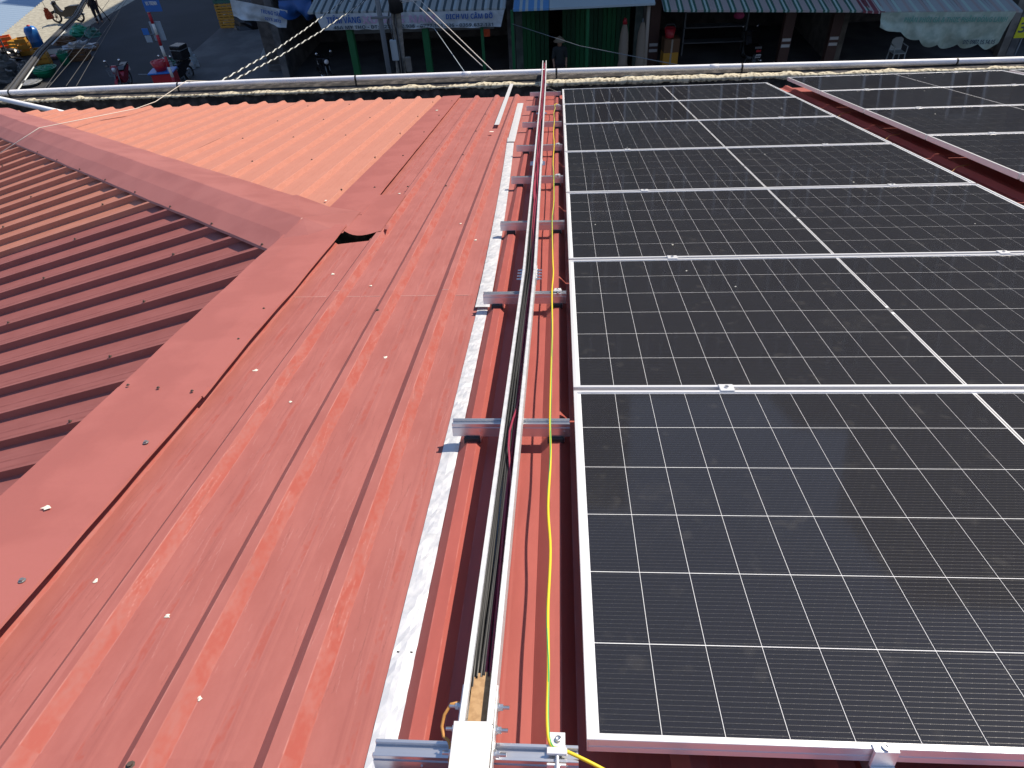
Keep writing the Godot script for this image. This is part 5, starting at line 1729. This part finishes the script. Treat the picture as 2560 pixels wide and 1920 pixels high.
	var mt := thing("ground_mat", "beige mat laid on the road between the goods", "mat", Vector3(-23.7, 0, -32.6), 0.2)
	part(mt, "mat", box_mesh(Vector3(1.0, 0.012, 0.9), 0.004), M.mat_beige, Vector3(0, 0.008, 0))
	var fb := thing("fish_board", "long low board heaped with silver fish beside the beige mat", "board", Vector3(-22.5, 0, -32.6), 0.35)
	part(fb, "board", box_mesh(Vector3(1.6, 0.1, 0.8), 0.01), M.board_brown, Vector3(0, 0.05, 0))
	part(fb, "fish_heap", lump_mesh(808, Vector3(0.75, 0.26, 0.36), 0.5), M.fish, Vector3(0, 0.09, 0))
	var bags := [["large grey bag lowest in the heap at the road edge", Vector3(-23.9, 0, -28.7), Vector3(0.6, 0.55, 0.5), M.bag_grey], ["grey bag beside the wide green tub", Vector3(-23.0, 0, -29.3), Vector3(0.42, 0.5, 0.4), M.bag_grey], ["dark grey bag behind the lowest grey bag", Vector3(-24.6, 0, -30.1), Vector3(0.6, 0.6, 0.5), M.plastic_grey], ["dull green bag at the picture edge", Vector3(-24.3, 0, -27.9), Vector3(0.45, 0.4, 0.4), M.bag_green], ["black bag below the flat green basin", Vector3(-25.4, 0, -31.6), Vector3(0.6, 0.45, 0.5), M.bag_black], ["dark bag at the picture edge behind the grey heap", Vector3(-26.2, 0, -31.7), Vector3(0.55, 0.5, 0.5), M.bag_black], ["green bag left of the road farther up", Vector3(-23.9, 0, -35.2), Vector3(0.5, 0.42, 0.4), M.plastic_green], ["grey green bag at the edge of the dark road farther up", Vector3(-23.1, 0, -35.0), Vector3(0.4, 0.35, 0.35), M.bag_green], ["brown sack behind the fish board", Vector3(-23.9, 0, -33.9), Vector3(0.6, 0.3, 0.4), M.board_brown], ["pale sack lying beside the sunny yard", Vector3(-24.4, 0, -34.5), Vector3(0.5, 0.25, 0.4), M.mat_beige]]
	for q in bags:
		bag(q[0], q[1], q[2], q[3], q[3] != M.board_brown)
	# crates and black bag at the corner pavement
	var i := 0
	for nm in ["lowest", "second lowest", "third lowest", "topmost"]:
		crate("mustard plastic crate on the corner pavement, %s of its stack" % nm, Vector3(-16.05, 0.12 + i * 0.36, -35.2), 0.03 * i, M.crate_yellow if i < 3 else M.bag_green, Vector3(0.85, 0.34, 0.55), "crates stacked on the corner pavement")
		i += 1
	bag("big shiny black rubbish bag beside the stacked crates", Vector3(-15.0, 0.12, -35.0), Vector3(0.72, 0.95, 0.6), M.bag_black)
	var tc := thing("traffic_cone", "small white cone at the pavement edge beside the crates", "cone", Vector3(-16.7, 0.0, -36.2))
	part(tc, "cone", lathe_mesh([Vector2(0.16, 0.03), Vector2(0.03, 0.5), Vector2(0.0, 0.5)], 10), M.post_white)
	part(tc, "base", box_mesh(Vector3(0.36, 0.03, 0.36)), M.post_white, Vector3(0, 0.015, 0))
	var kp := thing("corner_column", "broad dark column at the corner of the gold shop", "column", Vector3(-11.6, 0.12, -28.6))
	part(kp, "shaft", box_mesh(Vector3(0.6, 3.4, 0.6), 0.02), M.wall_inside, Vector3(0, 1.7, 0))
	part(kp, "base", box_mesh(Vector3(0.7, 0.25, 0.7), 0.02), M.wall_grey, Vector3(0, 0.125, 0))
	var wb := thing("white_board", "pale triangular board leaning beside the dark column", "board", Vector3(-12.55, 0.12, -29.9), 0.4)
	part(wb, "board", prism_mesh([Vector2(-0.3, 0.0), Vector2(0.25, 0.0), Vector2(0.12, 0.62)], -0.02, 0.02), M.plastic_pale)
	part(wb, "strut", tube_mesh([Vector3(0.08, 0.45, -0.02), Vector3(0.08, 0.0, -0.3)], 0.012, 5), M.grey_steel)
	# vendor cart by the sign post
	var vc := thing("vendor_cart", "red vendor cart with blue tray standing behind the banded sign post", "cart", Vector3(-15.05, 0, -25.9), 0.15)
	part(vc, "cabinet", box_mesh(Vector3(0.8, 0.7, 0.6), 0.02), M.plastic_red, Vector3(0, 0.62, 0))
	part(vc, "tray", box_mesh(Vector3(0.95, 0.06, 0.7), 0.02), M.plastic_blue, Vector3(-0.02, 1.0, 0))
	for x in [-0.3, 0.3]:
		part(vc, "wheel", lathe_mesh([Vector2(0.0, -0.03), Vector2(0.14, -0.03), Vector2(0.16, 0.0), Vector2(0.14, 0.03), Vector2(0.0, 0.03)], 12), M.tyre, Vector3(x, 0.16, 0.32), Vector3(PI / 2, 0, 0))
		part(vc, "leg", box_mesh(Vector3(0.04, 0.3, 0.04)), M.grey_steel, Vector3(x, 0.15, -0.2))
	part(vc, "push_bar", tube_mesh([Vector3(-0.4, 0.9, 0), Vector3(-0.95, 0.95, 0)], 0.015, 6), M.grey_steel)
	var cc := thing("red_basket", "red plastic basket on the blue tray of the vendor cart", "basket", Vector3(-15.1, 1.03, -25.9))
	part(cc, "basket", lathe_mesh([Vector2(0.0, 0.01), Vector2(0.2, 0.0), Vector2(0.3, 0.32), Vector2(0.27, 0.32), Vector2(0.18, 0.03), Vector2(0.0, 0.03)], 14), M.plastic_red)
	part(cc, "contents", lump_mesh(818, Vector3(0.25, 0.14, 0.25)), M.plastic_red, Vector3(0, 0.22, 0))
	for q in [["white bag set behind the red basket, farther from the pole", Vector3(-15.55, 0, -27.2), Vector3(0.3, 1.0, 0.3), M.plastic_pale], ["dark green bag left of the white bags by the cart", Vector3(-16.0, 0, -28.2), Vector3(0.35, 0.8, 0.3), M.bag_green], ["pale bag right of the banded sign post by the cart", Vector3(-15.6, 0, -29.2), Vector3(0.32, 0.8, 0.3), M.plastic_pale]]:
		bag(q[0], q[1], q[2], q[3])

func _ready() -> void:
	rng.seed = 4
	# camera: measured from the panel grid
	var cam := Camera3D.new()
	cam.name = "camera"
	cam.fov = 59.1165
	cam.near = 0.05
	cam.far = 600.0
	cam.transform = Transform3D(Basis(Vector3(0.997597, -0.048591, -0.049382), Vector3(0.002303, 0.735657, -0.677350), Vector3(0.069241, 0.675609, 0.734001)), Vector3(-0.04527, 9.0, 0.43745))
	add_child(cam)
	cam.current = true
	# sky and exposure
	var env := Environment.new()
	env.background_mode = Environment.BG_SKY
	var sky := Sky.new()
	var sm := ProceduralSkyMaterial.new()
	sm.sky_top_color = Color(0.44, 0.56, 0.76)
	sm.sky_energy_multiplier = 0.9
	sm.sky_horizon_color = Color(0.86, 0.88, 0.90)
	sm.sky_curve = 0.15
	sm.ground_bottom_color = Color(0.25, 0.24, 0.22)
	sm.ground_horizon_color = Color(0.6, 0.63, 0.66)
	sm.sun_angle_max = 12.0
	sky.sky_material = sm
	env.sky = sky
	env.tonemap_mode = Environment.TONE_MAPPER_LINEAR
	env.tonemap_exposure = 1.23
	env.sdfgi_enabled = true
	env.ssao_enabled = true
	env.ssil_enabled = true
	var we := WorldEnvironment.new()
	we.name = "world_environment"
	we.environment = env
	add_child(we)
	# afternoon sun ahead on the right
	var sun := DirectionalLight3D.new()
	sun.name = "sun"
	sun.light_color = Color(1.0, 0.95, 0.88)
	sun.light_energy = 1.6
	sun.light_angular_distance = 0.5
	sun.shadow_enabled = true
	add_child(sun)
	sun.look_at_from_position(Vector3(0.49278, 0.74359, -0.45193) * 50.0, Vector3.ZERO, Vector3.UP)

	make_materials()
	build_ground()
	build_roof()
	build_shops()
	build_pipes()
	build_panels()
	build_support_rails()
	build_tray()
	build_poles()
	build_wires()
	build_strips()
	build_cables()
	build_earth_wire()
	build_market()
